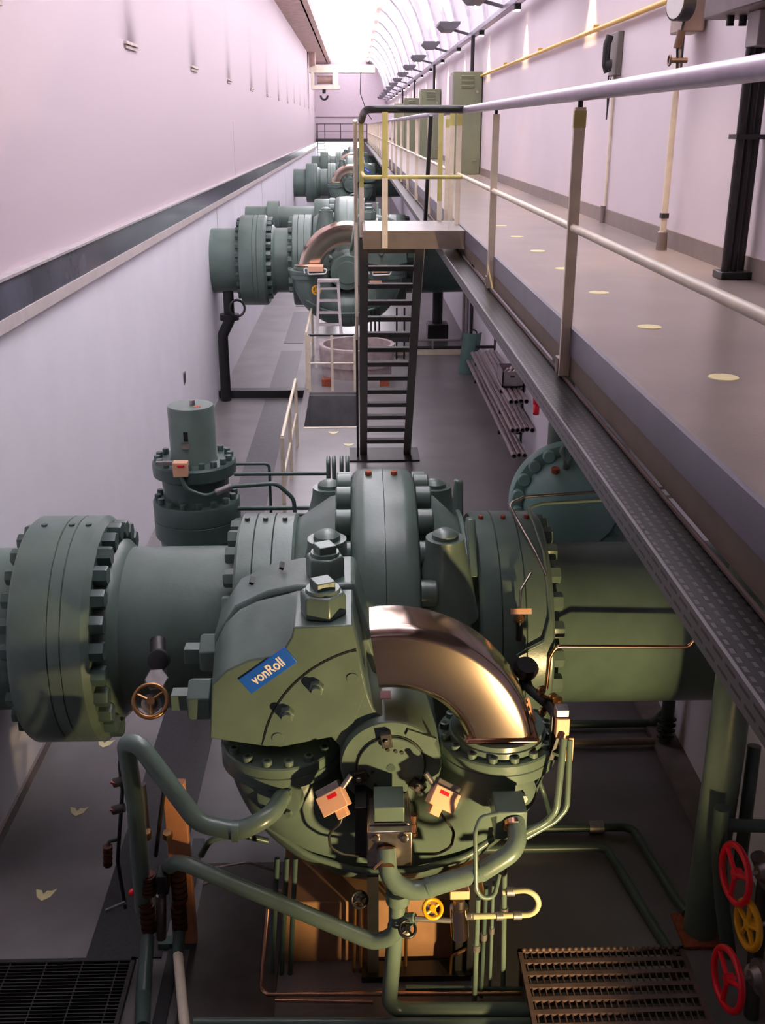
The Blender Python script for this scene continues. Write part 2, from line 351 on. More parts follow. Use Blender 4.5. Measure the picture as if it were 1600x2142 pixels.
# ------------------------------------------------------------------ left wall fittings
lb = ['first', 'second', 'third', 'fourth', 'fifth', 'sixth', 'seventh', 'eighth']
for k in range(8):
    y = 9.37 + 5.83 * k
    m = MB(); m.box(-2.99, -2.945, y - 0.42, y + 0.42, 6.50, 6.54); m.box(-2.99, -2.965, y - 0.38, y + 0.38, 6.45, 6.49)
    tag(obj('wall_bracket', m, mat('dusty_bracket', lin(196, 180, 176), 0.7) if k == 0 else bpy.data.materials['dusty_bracket'], None, 0.004, org=(-2.99, y, 6.5)),
        'small ledge bracket under a soot trail on the left wall, %s counted from the camera' % lb[k], 'bracket', 'ledge brackets along the left wall')
m = MB().box(*(-2.412, -2.333, 14.000, 14.050, 2.149, 2.338))
p = (-2.955, 17.434, 1.445)
so = thing('wall_socket', p, 'small grey socket plate on the white lower left wall', 'socket')
obj('plate', MB().obox(p, (0.012, 0, 0), (0, 0.10, 0), (0, 0, 0.11)), GREYP, so, 0.003)
obj('cover', MB().obox((p[0] + 0.014, p[1], p[2]), (0.006, 0, 0), (0, 0.06, 0), (0, 0, 0.07)), DKSTEEL, so)
# ------------------------------------------------------------------ lamps on the right wall
tag(obj('lamp_rail', MB().box(2.40, 2.52, YB + 0.1, YE - 0.1, 7.20, 7.30), mat('lamp_rail_metal', lin(150, 140, 160), 0.35, 0.6, var=0.2), None, 0.01, org=(2.46, 40, 7.2)),
    'long lavender-grey lamp rail running along the top of the right wall', 'lamp rail')
TROUGH = mat('lamp_trough_grey', lin(84, 78, 88), 0.5, var=0.05)
def nth(k): return ['first', 'second', 'third', 'fourth', 'fifth', 'sixth', 'seventh', 'eighth', 'ninth', 'tenth', 'eleventh', 'twelfth', 'thirteenth', 'fourteenth', 'fifteenth', 'sixteenth'][k]
for k, y in enumerate(UP_Y):
    if y < 12: continue
    i = k - 1
    t = thing('uplight', (2.05, y, 7.30), 'grey trough uplight jutting from the lamp rail, %s one visible from the camera end' % nth(i), 'lamp', 'trough uplights on the lamp rail')
    f = lambda a, b, d: (1.98 + a, d, 7.34 + b)
    m = MB().prism([(-0.11, 0), (0.11, 0), (0.21, 0.10), (0.21, 0.15), (-0.21, 0.15), (-0.21, 0.10)], y - 0.45, y + 0.45, f)
    obj('trough', m, TROUGH, t)
    obj('arm', MB().bar((2.1, y, 7.36), (2.46, y, 7.27), 0.06, 0.05), TROUGH, t)
for k, y in enumerate(DOWN_Y):
    if y < 7: continue
    t = thing('wall_washer_lamp', (2.46, y, 7.05), 'small black halogen wall washer hanging under the lamp rail, %s visible from the camera end' % nth(k - 1), 'lamp', 'halogen wall washers under the lamp rail')
    obj('housing', MB().box(2.41, 2.51, y - 0.09, y + 0.09, 7.12, 7.20), BLACK, t, 0.008)
    obj('lens', MB().box(2.42, 2.50, y - 0.08, y + 0.08, 7.106, 7.12), LAMPG, t)
# ------------------------------------------------------------------ walkway railing
RX, HZ, MZ = 1.05, 5.64, 5.04
rl = thing('walkway_railing', (RX, 5, 4.3), 'near walkway railing with aluminium handrail, cream posts and white midrail', 'railing')
obj('handrail', MB().tube([(RX, -3, HZ), (RX, 10.85, HZ)], 0.034, 0, 20), HANDR, rl)
obj('midrail', MB().tube([(RX, -3, MZ), (RX, 10.98, MZ)], 0.019, 0, 14), RAILP, rl)
for y in (-0.95, 2.08, 5.09, 8.09):
    p_ = obj('post', MB().box(RX - 0.026, RX + 0.026, y - 0.014, y + 0.014, 4.315, HZ - 0.06), RAILP, rl, 0.003)
    obj('saddle', MB().cyl((RX, y, HZ - 0.07), (RX, y, HZ - 0.02), 0.012, 10), DKSTEEL, p_)
    obj('anchor_plate', MB().box(RX - 0.03, RX + 0.03, y + 0.012, y + 0.09, 4.32, 4.40), TANST, p_, 0.003)
    if y in (5.09,): obj('paint_band', MB().box(RX - 0.028, RX + 0.028, y - 0.016, y + 0.016, HZ - 0.15, HZ - 0.075), YELLOWP, p_)
r2 = thing('walkway_railing', (RX, 40, 4.3), 'far walkway railing running on beyond the stair landing towards the end wall', 'railing')
obj('handrail', MB().tube([(RX, 12.2, HZ), (RX, 82, HZ)], 0.034, 0, 12), HANDR, r2)
obj('midrail', MB().tube([(RX, 12.2, MZ), (RX, 82, MZ)], 0.019, 0, 10), RAILP, r2)
y = 12.2; k = 0
while y < 82:
    pz = obj('post', MB().box(RX - 0.026, RX + 0.026, y - 0.014, y + 0.014, 4.315, HZ - 0.03), RAILP, r2)
    if k == 0: obj('paint_band', MB().box(RX - 0.028, RX + 0.028, y - 0.016, y + 0.016, HZ - 0.16, HZ - 0.07), YELLOWP, pz)
    y += 3.0; k += 1
# ------------------------------------------------------------------ cable tray beside the walkway edge
t = thing('cable_tray', (0.96, 40, 4.28), 'long perforated steel cable tray hung beside the walkway edge', 'cable tray')
obj('perforated_cover', MB().box(0.865, 1.066, YB + 0.2, 84, 4.285, 4.30), PERF, t, org=(0, 0, 4.3))
obj('side_flange', MB().box(0.855, 0.865, YB + 0.2, 84, 4.27, 4.345), SLOT, t)
tag(obj('cable_bundle', MB().tube([(1.05, YB + 0.3, 4.309), (1.05, 84, 4.309)], 0.009, 0, 8), mat('red_brown_cable', lin(66, 40, 36), 0.85), None, org=(1.035, 40, 4.316)),
    'thin red-brown cable lying along the inner edge of the tray', 'cable')
# ------------------------------------------------------------------ stair ladder with landing and rails
TREADM = mat('matt_tread_grey', lin(70, 67, 66), 0.7, var=0.08, spec=0.2)
L = thing('stair_ladder', (0.38, 12.5, 1.2), 'steep grey steel stair ladder from the walkway landing down to the floor', 'stair ladder')
obj('landing', MB().box(0.10, 1.066, 10.25, 11.35, 4.44, 4.55), mat('landing_plate', lin(140, 134, 132), 0.35, 0.2, var=0.1), L, 0.006)
m = MB(); m.box(0.08, 1.066, 10.22, 10.25, 4.38, 4.55); m.box(0.08, 0.10, 10.25, 11.35, 4.38, 4.55)
obj('fascia', m, TANST, L)
LT, LBm = Vector((0, 11.3, 4.46)), Vector((0, 13.72, 1.25))
for x in (0.095, 0.70): obj('stringer', MB().bar((x, LT.y, LT.z), (x, LBm.y, LBm.z - 0.05), 0.10, 0.07), GREYST, L, 0.004)
for k in range(1, 15):
    f = k / 15.0; p = LT.lerp(LBm, f)
    obj('tread', MB().box(0.145, 0.65, p.y - 0.06, p.y + 0.06, p.z - 0.04, p.z + 0.012), TREADM, L, 0.003)
obj('foot_plate', MB().box(-0.10, 0.86, 13.38, 13.98, 1.2, 1.225), DKSTEEL, L, 0.004)
for x in (0.015,):
    m = MB(); m.tube([(x, 11.25, 5.55), (x, 12.1, 4.55), (x, 13.35, 2.9)], 0.022, 0.3, 10); hr = obj('stair_handrail', m, RAILP, L)
    obj('post', MB().bar((x, 13.55, 1.22), (x, 13.35, 2.92), 0.03, 0.03), BLACK, hr)
    obj('post', MB().bar((x, 12.15, 3.4), (x, 12.15, 4.5), 0.03, 0.03), RAILP, hr)
m = MB(); m.tube([(0.79, 11.25, 5.60), (0.79, 11.9, 4.5)], 0.022, 0, 10); h2 = obj('stair_handrail', m, BLACK, L)
obj('handrail_end', MB().tube([(0.79, 11.9, 4.5), (0.79, 13.7, 2.5), (0.79, 13.75, 2.3)], 0.022, 0.1, 10), RAILP, h2)
G = thing('landing_guardrail', (0.5, 10.4, 4.4), 'yellow guard rail with black top bar around the stair landing', 'railing')
obj('top_bar', MB().tube([(RX, 10.83, HZ + 0.005), (RX, 10.3, HZ + 0.005), (0.13, 10.3, HZ + 0.005), (0.10, 10.9, HZ - 0.02), (0.08, 11.25, 5.55)], 0.036, 0.10, 14), BLACK, G)
obj('midrail', MB().tube([(RX, 10.9, MZ), (RX, 10.3, MZ), (0.10, 10.3, MZ), (0.08, 11.2, MZ)], 0.019, 0.06, 12), YELLOWP, G)
def gpost(x, y, z0, wdt, split=None):
    p = obj('post', MB().box(x - wdt / 2, x + wdt / 2, y - 0.014, y + 0.014, z0, split or HZ - 0.02), RAILP, G, 0.003)
    if split: obj('painted_top', MB().box(x - wdt / 2, x + wdt / 2, y - 0.014, y + 0.014, split, HZ - 0.02), YELLOWP, p)
gpost(0.29, 10.205, 4.39, 0.055, 5.04); gpost(0.075, 11.25, 4.39, 0.05, 4.9); gpost(RX, 10.9, 4.315, 0.052, 5.50)
gpost(0.90, 11.33, 4.55, 0.05, 4.75); gpost(RX - 0.02, 11.45, 4.40, 0.05, 5.50)
# ------------------------------------------------------------------ things on the walkway and its wall
for k, y in enumerate([2.95, 4.03, 5.14, 6.28, 7.4, 8.5, 9.65, 10.75]):
    tag(obj('floor_disc', MB().lathe((1.48, y, 4.55), (0, 0, 1), [(0, 0.062), (0.003, 0.06)], 24), MARK, None, org=(1.48, y, 4.55)),
        'pale yellow round marker disc on the walkway floor, %s from the camera' % nth(k), 'floor marker', 'round marker discs on the walkway')
for k in range(4):
    y = 22.4 + 10.6 * k
    t = thing('switch_cabinet', (2.33, y, 4.55), 'tall olive green louvred switch cabinet on the walkway, %s' % ['the nearest of the row', 'second of the row', 'third of the row', 'the farthest of the row'][k], 'cabinet', 'olive cabinets on the walkway')
    obj('body', MB().box(2.02, 2.60, y, y + 0.75, 4.55, 6.52), OLIVE, t, 0.012)
    obj('plinth', MB().box(2.04, 2.60, y + 0.02, y + 0.73, 4.551, 4.62), SKIRT, t)
    obj('door', MB().box(2.000, 2.02, y + 0.02, y + 0.73, 4.66, 6.46), GREYP if k == 0 else OLIVE, t, 0.004)
    m = MB()
    for j in range(3): m.obox((2.31, y - 0.008, 6.42 - 0.09 * j), (0.13, 0, 0), (0, 0.012, 0.010), (0, -0.01, 0.022))
    obj('louvre', m, OLIVE, t)
    obj('latch', MB().cyl((2.5, y, 6.14), (2.5, y - 0.03, 6.14), 0.03, 12), STEEL, t)
    obj('lower_latch', MB().box(2.44, 2.52, y - 0.02, y, 4.82, 4.85), STEEL, t)
    obj('feed_conduit', MB().cyl((2.42, y + 0.3, 6.52), (2.42, y + 0.3, 7.2), 0.04, 10), BLACK, t)
t = thing('yellow_wall_pipe', (2.57, 14, 6.47), 'thin yellow pipe running along the right wall down to the cabinet', 'pipe')
obj('pipe', MB().tube([(2.575, YB + 0.1, 6.47), (2.575, 22.6, 6.44)], 0.024, 0, 12), YELC, t)
for y in (1.5, 5.0, 8.5, 12.0, 15.5, 19.0): obj('clip', MB().box(2.56, 2.62, y - 0.02, y + 0.02, 6.435, 6.505), YELC, t)
# wall telephone
p = Vector((2.60, 11.05, 5.98))
t = thing('wall_telephone', p, 'dark grey wall handset on its back plate above a thin conduit', 'telephone')
obj('back_plate', MB().box(2.56, 2.62, 10.85, 11.15, 5.96, 6.36), mat('phone_grey', lin(104, 96, 92), 0.5), t, 0.01)
obj('handset', MB().tube([(2.50, 10.92, 5.99), (2.475, 10.92, 6.06), (2.475, 10.92, 6.24), (2.50, 10.92, 6.32)], 0.038, 0.03, 12), BLACK, t)
obj('earpiece', MB().cyl((2.53, 10.92, 6.06), (2.47, 10.92, 6.06), 0.05, 14), DKSTEEL, t)
obj('cord', MB().tube([(2.52, 10.95, 5.96), (2.51, 10.9, 5.8), (2.53, 10.95, 5.62), (2.56, 11.1, 5.52), (2.57, 11.1, 5.7), (2.57, 11.05, 6.0)], 0.007, 0.1, 8), BLACK, t)
obj('conduit', MB().tube([(2.60, 11.05, 5.96), (2.60, 11.05, 4.68)], 0.015, 0, 10), RAILP, t)
obj('conduit_foot', MB().cyl((2.585, 11.05, 4.55), (2.585, 11.05, 4.72), 0.03, 10), SKIRT, t)
# gauge on its stand
t = thing('pressure_gauge_stand', (2.50, 8.55, 4.55), 'round pressure gauge on a beige box above a tall pipe stand', 'gauge')
obj('stand_pipe', MB().cyl((2.50, 8.55, 4.58), (2.50, 8.55, 6.11), 0.026, 14), RAILP, t)
obj('foot', MB().lathe((2.50, 8.55, 4.55), (0, 0, 1), [(0, 0.045), (0.14, 0.04), (0.15, 0.03)], 16), SKIRT, t)
obj('clamp', MB().box(2.47, 2.53, 8.52, 8.58, 4.80, 4.84), DKSTEEL, t)
obj('box', MB().box(2.43, 2.60, 8.30, 8.62, 6.15, 6.41), mat('gauge_box_paint', lin(150, 128, 120), 0.5), t, 0.012)
gd = obj('dial_housing', MB().cyl((2.44, 8.27, 6.33), (2.346, 8.237, 6.33), 0.115, 28), BLACK, t)
obj('dial_glass', MB().cyl((2.347, 8.2375, 6.33), (2.340, 8.235, 6.33), 0.10, 28), WHITE, gd)
m = MB(); m.tube([(2.41, 8.2, 6.21), (2.38, 8.2, 6.03), (2.40, 8.2, 5.83), (2.44, 8.25, 5.77), (2.48, 8.4, 5.88), (2.49, 8.45, 6.13)], 0.010, 0.08, 8)
obj('capillary_loop', m, DKSTEEL, t)
m = MB(); m.cyl((2.40, 8.2, 6.15), (2.38, 8.2, 6.03), 0.03, 10); m.cyl((2.34, 8.2, 5.95), (2.46, 8.2, 5.95), 0.018, 8); m.ring((2.33, 8.2, 5.95), (1, 0, 0), 0.035, 0.008, 14, 6)
obj('gauge_valve', m, mat('dark_brass', lin(100, 78, 64), 0.45, 0.6, var=0.2), t)
# cable riser and box at the right edge
t = thing('cable_riser', (2.50, 6.85, 4.55), 'bundle of dark vertical conduits rising from the walkway to a wall box', 'conduit')
for k, x in enumerate((2.44, 2.50, 2.56)): obj('conduit', MB().cyl((x, 6.85 + 0.03 * k, 4.55), (x, 6.85 + 0.03 * k, 5.95), 0.027, 12), DKSTEEL if k != 1 else BLACK, t)
obj('strap', MB().box(2.40, 2.61, 6.80, 6.95, 5.42, 5.45), BLACK, t)
obj('base_shoe', MB().box(2.40, 2.61, 6.79, 6.97, 4.551, 4.60), BLACK, t, 0.005)
t = thing('wall_junction_box', (2.52, 6.6, 6.1), 'dark junction box high on the right wall with a pale cable duct below', 'junction box')
obj('box', MB().box(2.30, 2.62, 6.2, 7.4, 6.15, 6.62), mat('junction_paint', lin(82, 66, 68), 0.5, var=0.2), t, 0.012)
obj('cable_duct', MB().box(2.42, 2.60, 6.70, 6.9, 5.95, 6.15), GREYP, t, 0.006)
m = MB()
for x in (2.38, 2.46, 2.54): m.cyl((x, 7.1, 6.16), (x, 7.1, 6.09), 0.025, 10)
obj('gland', m, BLACK, t)
t = thing('floor_box', (2.2, 3.9, 4.55), 'small dark box standing on the walkway at the right edge', 'box')
obj('case', MB().box(2.18, 2.5, 4.0, 4.3, 4.551, 4.80), GREEN_D, t, 0.01)
obj('lid', MB().box(2.17, 2.51, 3.99, 4.31, 4.80, 4.815), BLACK, t)
# ================================================================== SPHERICAL VALVES
def nut_ring(mb_or_parent, name, c, r, axis, n, rn, h, mt, individually, lo=-50, hi=140, hexa=False):
    """nuts round a flange whose axis is X; angles run from the top towards the camera side"""
    mbx = None if individually else MB()
    for k in range(n):
        a = 360.0 * k / n + 180.0 / n
        aa = a if a <= 180 else a - 360
        if not (lo <= aa <= hi): continue
        p = Vector(c) + Vector((0, -sin(R(a)) * r, cos(R(a)) * r))
        mb = MB() if individually else mbx
        if hexa: mb.hexn(p, axis, rn, h, a)
        else: mb.lathe(p, axis, [(0, rn), (h * 0.9, rn), (h, rn * 0.88)], 14)
        if individually: obj(name, mb, mt, mb_or_parent)
    if not individually: obj(name, mbx, mt, mb_or_parent)
def valve(C, m, label, near, nuts, xr2=(-0.93, -0.48), xr3=(0.90, 1.45), paint=GREEN):
    C = Vector(C); T = lambda x, y, z: (C.x + m * x, C.y + y, C.z + z); X = lambda x: Vector((C.x + x, C.y, C.z))
    v = thing('spherical_valve', (C.x, C.y, 0 if near else 1.2), label, 'valve', None)
    a0, a1 = xr2[1] - C.x if near else -0.68, xr3[0] - C.x if near else 0.70
    prof = [(a0 - 0.02, 0.86), (a0 + 0.08, 0.93), (-0.42, 1.05), (-0.25, 1.09), (0.25, 1.09), (0.42, 1.05), (a1 - 0.10, 0.88), (a1 + 0.02, 0.80)]
    obj('valve_body', MB().lathe(C, (1, 0, 0), prof, 72), paint, v)
    for s in (0, 1):
        x0, x1 = (-0.25, -0.002) if s == 0 else (0.002, 0.25)
        pr = [(x0, 1.0), (x0, 1.20), (x0 + 0.015, 1.235), (x0 + 0.05, 1.262), (x0 + 0.11, 1.275), (x1, 1.278), (x1, 1.0)] if s == 0 else [(x0, 1.0), (x0, 1.278), (x1 - 0.11, 1.275), (x1 - 0.05, 1.262), (x1 - 0.015, 1.235), (x1, 1.20), (x1, 1.0)]
        fl = obj('split_flange', MB().lathe(C, (1, 0, 0), pr, 96), paint, v)
        sx = -1 if s == 0 else 1
        if nuts: nut_ring(fl, 'flange_nut', X(sx * 0.25), 1.155, (sx, 0, 0), 24, 0.098, 0.115, paint, True, -75, 110)
    for tz in (-0.11, 0.09):
        if near: obj('eyebolt_plug', MB().hexn(T(tz * m, 0.05, 1.275), (0, 0, 1), 0.03, 0.03), RUST, v)
    # neck rings towards the pipes, three grooved courses each
    for x0, x1, s in ((xr2[0] - C.x, xr2[1] - C.x, -1), (xr3[0] - C.x, xr3[1] - C.x, 1)) if near else ((-1.12, -0.72, -1), (0.70, 1.2, 1)):
        w = x1 - x0; pr = [(x0, 0.6), (x0, 0.90), (x0 + 0.02, 0.92)]
        for q in (0.3, 0.62): pr += [(x0 + w * q - 0.006, 0.92), (x0 + w * q, 0.905), (x0 + w * q + 0.006, 0.92)]
        pr += [(x1 - 0.02, 0.92), (x1, 0.90), (x1, 0.6)]
        rg = obj('neck_ring', MB().lathe(C, (1, 0, 0), pr, 72), paint, v)
        if nuts: nut_ring(rg, 'neck_nut', X(x0 if s < 0 else x1), 0.815, (s, 0, 0), 24, 0.072, 0.08, paint, True, -50, 130, True)
        if near:
            mm = MB()
            for q in (0.14, 0.46, 0.8): mm.hexn(X(x0 + w * q) + Vector((0, 0, 0.915)), (0, 0, 1), 0.022, 0.03)
            obj('ring_plug', mm, RUST if s > 0 else GREEN_D, rg)
    if near:
        for q in (0.50, 0.60): obj('web_ring', MB().lathe(C, (1, 0, 0), [(q, 0.7), (q, 0.93), (q + 0.008, 0.94), (q + 0.026, 0.94), (q + 0.034, 0.93), (q + 0.034, 0.7)], 72), paint, v)
    # standing stud bosses on the body
    for x, y, zt in ((-0.42, -0.74, 1.06), (0.43, -0.74, 1.06), (-0.44, 0.76, 0.93), (0.47, 0.76, 0.93)):
        b = obj('stud_boss', MB().lathe(X(x) + Vector((0, y, 0.45)), (0, 0, 1), [(0, 0.26), (zt - 0.62, 0.17), (zt - 0.52, 0.145), (zt - 0.45, 0.14)], 28), paint, v)
        obj('stud_cap', MB().lathe(X(x) + Vector((0, y, zt)), (0, 0, 1), [(-0.02, 0.10), (0.03, 0.095), (0.045, 0.075), (0.06, 0.05)], 20), paint, b)
    mm = MB().prism([(-0.16, 0), (0.16, 0), (0.06, 0.22), (0.03, 0.33), (-0.03, 0.33), (-0.06, 0.22)], -0.035, 0.035, lambda a, b, d: (C.x + 0.63 + d, C.y + 0.35 + a, C.z + 0.80 + b))
    obj('lifting_lug', mm, paint, v, 0.015)
    mm = MB().prism([(-0.3, -0.1), (0.25, -0.1), (0.12, 0.22), (-0.02, 0.26)], -0.03, 0.03, lambda a, b, d: (C.x + 0.66 + d, C.y - 0.35 + a, C.z + 0.80 + b))
    obj('rib', mm, paint, v, 0.012)
    # trunnion and its end cover facing the camera
    tr = obj('trunnion', MB().lathe(C, (0, -1, 0), [(0.7, 0.40), (1.2, 0.40), (1.25, 0.326), (1.985, 0.326), (2.0, 0.315)], 64), paint, v)
    obj('end_cover', MB().lathe(T(0, -1.995, 0), (0, -1, 0), [(0, 0.215), (0.02, 0.215), (0.026, 0.21)], 56), paint, tr)
    if near:
        e = MB(); e.arc(T(0, -2.0, 0), (1, 0, 0), (0, 0, 1), 0.222, 0.006, R(-20), R(205), 40, 6); obj('pointer_arc', e, BLACK, tr)
        for a in (98, 196, -38):
            q = Vector(T(0.215 * cos(R(a)), -2.03, 0.215 * sin(R(a)))); d = Vector((cos(R(a)), 0, sin(R(a)))); w = Vector((-d.z, 0, d.x))
            cl = obj('cover_clamp', MB().obox(q, d * 0.05, w * 0.035, (0, 0.025, 0)), DKSTEEL, tr, 0.004)
            obj('clamp_screw', MB().hexn(q + Vector((0, -0.025, 0)), (0, -1, 0), 0.018, 0.02), STEEL, cl)
        obj('pointer', MB().obox(T(0.19, -2.005, 0.215), (0.09, 0, -0.035), (0.008, 0, 0.022), (0, 0.012, 0)), paint, tr)
        e = MB(); e.cyl(T(0.0, -2.02, -0.005), T(0, -2.024, -0.005), 0.028, 16); obj('centre_bore', e, GREEN_D, tr)
        e = MB()
        for (dx, dz) in ((0.03, 0.12), (-0.02, 0.13), (0.07, 0.11), (-0.12, -0.03), (-0.15, -0.06), (-0.10, -0.13), (-0.03, -0.17)): e.cyl(T(dx, -2.02, dz), T(dx, -2.03, dz), 0.012, 10)
        obj('cover_screw', e, DKSTEEL, tr)
        obj('inspection_stain', MB().obox(T(-0.05, -1.68, 0.327), (0.06, 0, 0), (0, 0.05, 0), (0, 0, 0.002)), mat('red_primer_mark', lin(128, 58, 58), 0.5), tr)
    # annular servomotor below: half a torus, flanged at both ends
    sm = obj('servomotor_cylinder', MB().arc(T(0, -1.677, 0), (m, 0, 0), (0, 0, 1), 0.72, 0.36, 0.0, -pi, 56, 40), paint, v)
    for s in (1, -1):
        c0 = Vector(T(0.72 * s, -1.677, 0))
        fl = obj('cylinder_flange', MB().lathe(c0, (0, 0, 1), [(-0.13, 0.355), (-0.12, 0.398), (-0.052, 0.398), (-0.046, 0.390), (-0.040, 0.398), (0.02, 0.398), (0.03, 0.388)], 56), paint, sm)
        if near:
            for k in range(16):
                a = 2 * pi * (k + 0.5) / 16
                if s < 0 and 0.15 < a < pi - 0.1: continue
                q = c0 + Vector((cos(a) * 0.352, sin(a) * 0.352, 0.03))
                sc = obj('cap_screw', MB().lathe(q, (0, 0, 1), [(0, 0.032), (0.035, 0.032), (0.038, 0.028)], 16), paint, fl)
                obj('socket', MB().lathe(q + Vector((0, 0, 0.038)), (0, 0, 1), [(0, 0.017), (0.002, 0.017)], 6), BLACK, sc)
    obj('gland', MB().lathe(T(0.72, -1.70, 0.03), (0, 0, 1), [(0, 0.325), (0.05, 0.322), (0.055, 0.31), (0.085, 0.305)], 48), paint, sm)
    obj('rod_seal', MB().box(*sorted((T(0.48, 0, 0)[0], T(0.96, 0, 0)[0])), C.y - 1.955, C.y - 1.515, C.z + 0.11, C.z + 0.15), COPPER, sm, 0.03)
    pts = [T(-0.82, -1.93, -0.50), T(-0.55, -2.04, -0.66), T(-0.2, -2.09, -0.76), T(0.15, -2.09, -0.76), T(0.5, -2.06, -0.68), T(0.8, -1.95, -0.52)]
    obj('drip_bead', MB().tube(pts, 0.022, 0.5, 10), paint, sm)
    sec = []
    for cr, co_, q0 in ((0.865, 0.125, 0), (0.575, 0.125, 90), (0.575, -0.125, 180), (0.865, -0.125, 270)):
        for q in range(0, 91, 15): sec.append((cr + 0.075 * cos(R(q0 + q)), co_ + 0.075 * sin(R(q0 + q))))
    obj('piston_rod', MB().arcsec(T(0, -1.735, 0), (m, 0, 0), (0, 0, 1), sec, 0.145, R(98), 80), CHROME, v, smooth=60)
    # lever: two thick plates clamped to the trunnion
    f = lambda a, b, d: T(a, d, b)
    low = [(-0.73, 0.09), (-0.38, 0.165), (-0.33, 0.10), (-0.318, -0.05), (-0.1, -0.25), (0.1, -0.1), (-0.02, 0.30), (-0.105, 0.36), (-0.14, 0.46)]
    front = [(-0.235, 0.965), (-0.60, 0.955), (-0.61, 0.89), (-0.655, 0.81), (-0.74, 0.75), (-0.88, 0.73), (-1.02, 0.66), (-1.12, 0.56), (-1.155, 0.17)] + low
    mid = [(-0.235, 0.975), (-0.60, 0.97), (-0.66, 0.95), (-0.74, 0.93), (-0.86, 0.90), (-0.98, 0.84), (-1.08, 0.74), (-1.15, 0.60), (-1.165, 0.17)] + low
    lv = obj('lever', MB().loft([[Vector(f(a, b, -1.925)) for a, b in front], [Vector(f(a, b, -1.50)) for a, b in mid], [Vector(f(a, b, -1.42)) for a, b in mid]]), paint, v, 0.010)
    rear = [(-0.22, 1.00), (-0.60, 0.99), (-0.80, 0.95), (-1.02, 0.84), (-1.17, 0.62), (-1.19, 0.15), (-0.36, 0.10), (-0.28, -0.1), (0.1, -0.1), (-0.05, 0.36)]
    obj('lever_rear_plate', MB().prism(rear, -1.395, -0.90, f), paint, lv, 0.03)
    sect = [(-0.155, 0.50), (-0.21, 0.79)] + [(0.825 * cos(R(a)), 0.825 * sin(R(a))) for a in range(108, 174, 6)] + [(-0.825, 0.12), (-0.72, 0.11), (-0.40, 0.185), (-0.25, 0.24)]
    obj('cover_sector', MB().prism(sect, -1.934, -1.90, f), paint, lv, 0.004)
    if near:
        mm = MB().arc(T(0, -1.926, 0), (m, 0, 0), (0, 0, 1), 0.829, 0.005, R(105), R(172), 40, 6); obj('sector_seam', mm, BLACK, lv)
    for (y, rr, zb) in ((-1.74, 0.15, 0.965), (-1.22, 0.135, 0.99)):
        n_ = obj('clamp_nut', MB().hexn(T(-0.42, y, zb), (0, 0, 1), rr, 0.15, 0.3), paint, lv, 0.008)
        obj('nut_washer', MB().lathe(T(-0.42, y, zb + 0.148), (0, 0, 1), [(0, rr * 0.74), (0.025, rr * 0.70)], 24), paint, n_)
        obj('stud_square', MB().obox(T(-0.42, y, zb + 0.195), Vector((0.056, 0.026, 0)), Vector((-0.026, 0.056, 0)), (0, 0, 0.03)), paint, n_, 0.006)
    for (y, z) in ((-1.70, 0.33), (-1.13, 0.36)):
        n_ = obj('clamp_nut', MB().hexn(T(-1.155, y, z), (-m, 0, 0), 0.15, 0.15, 0.5), paint, lv, 0.008)
        obj('stud_square', MB().obox(T(-1.36, y, z), (0.06, 0, 0), (0, 0.055, 0), (0, 0, 0.055)), paint, n_, 0.006)
    for x, z in ((-0.465, 0.545), (-0.655, 0.36)):
        b_ = obj('face_bolt', MB().hexn(T(x, -1.934, z), (0, -1, 0), 0.05, 0.05, 0.2), paint, lv, 0.004)
        obj('bolt_end', MB().lathe(T(x, -1.984, z), (0, -1, 0), [(0, 0.033), (0.03, 0.03)], 14), paint, b_)
    if near:
        for x, z in ((-0.24, 0.60), (-0.72, 0.175)): obj('flush_screw', MB().lathe(T(x, -1.934, z), (0, -1, 0), [(0, 0.04), (0.008, 0.036)], 18), paint, lv)
        for y, x, z in ((-1.0, -0.72, 1.02), (-1.0, -0.93, 0.91)): obj('lever_slot', MB().obox(T(x, y - 0.10, z - 0.012), (0.014, 0, -0.006), (0, 0.05, 0), (0.004, 0, 0.008)), BLACK, lv)
    ang = R(37) if m > 0 else R(-37)
    bx = Vector((cos(ang), 0, sin(ang))); bz = Vector((-sin(ang), 0, cos(ang))); bc = Vector(T(-0.765, -1.930, 0.66))
    bd = obj('badge', MB().obox(bc, bx * 0.185, bz * 0.065, Vector((0, 0.006, 0))), BLUEB, lv, 0.004)
    text_mesh('badge_lettering', 'vonRoll', 0.098, LETTER, bc + Vector((0, -0.0075, 0)), bx, (0, -1, 0), bd, 0.001, 0.80)
    return v
M1 = (0.20, 7.587, 1.666)
V1 = valve(M1, 1, 'large green spherical shut-off valve in the foreground with polished curved piston and blue badge', True, True)
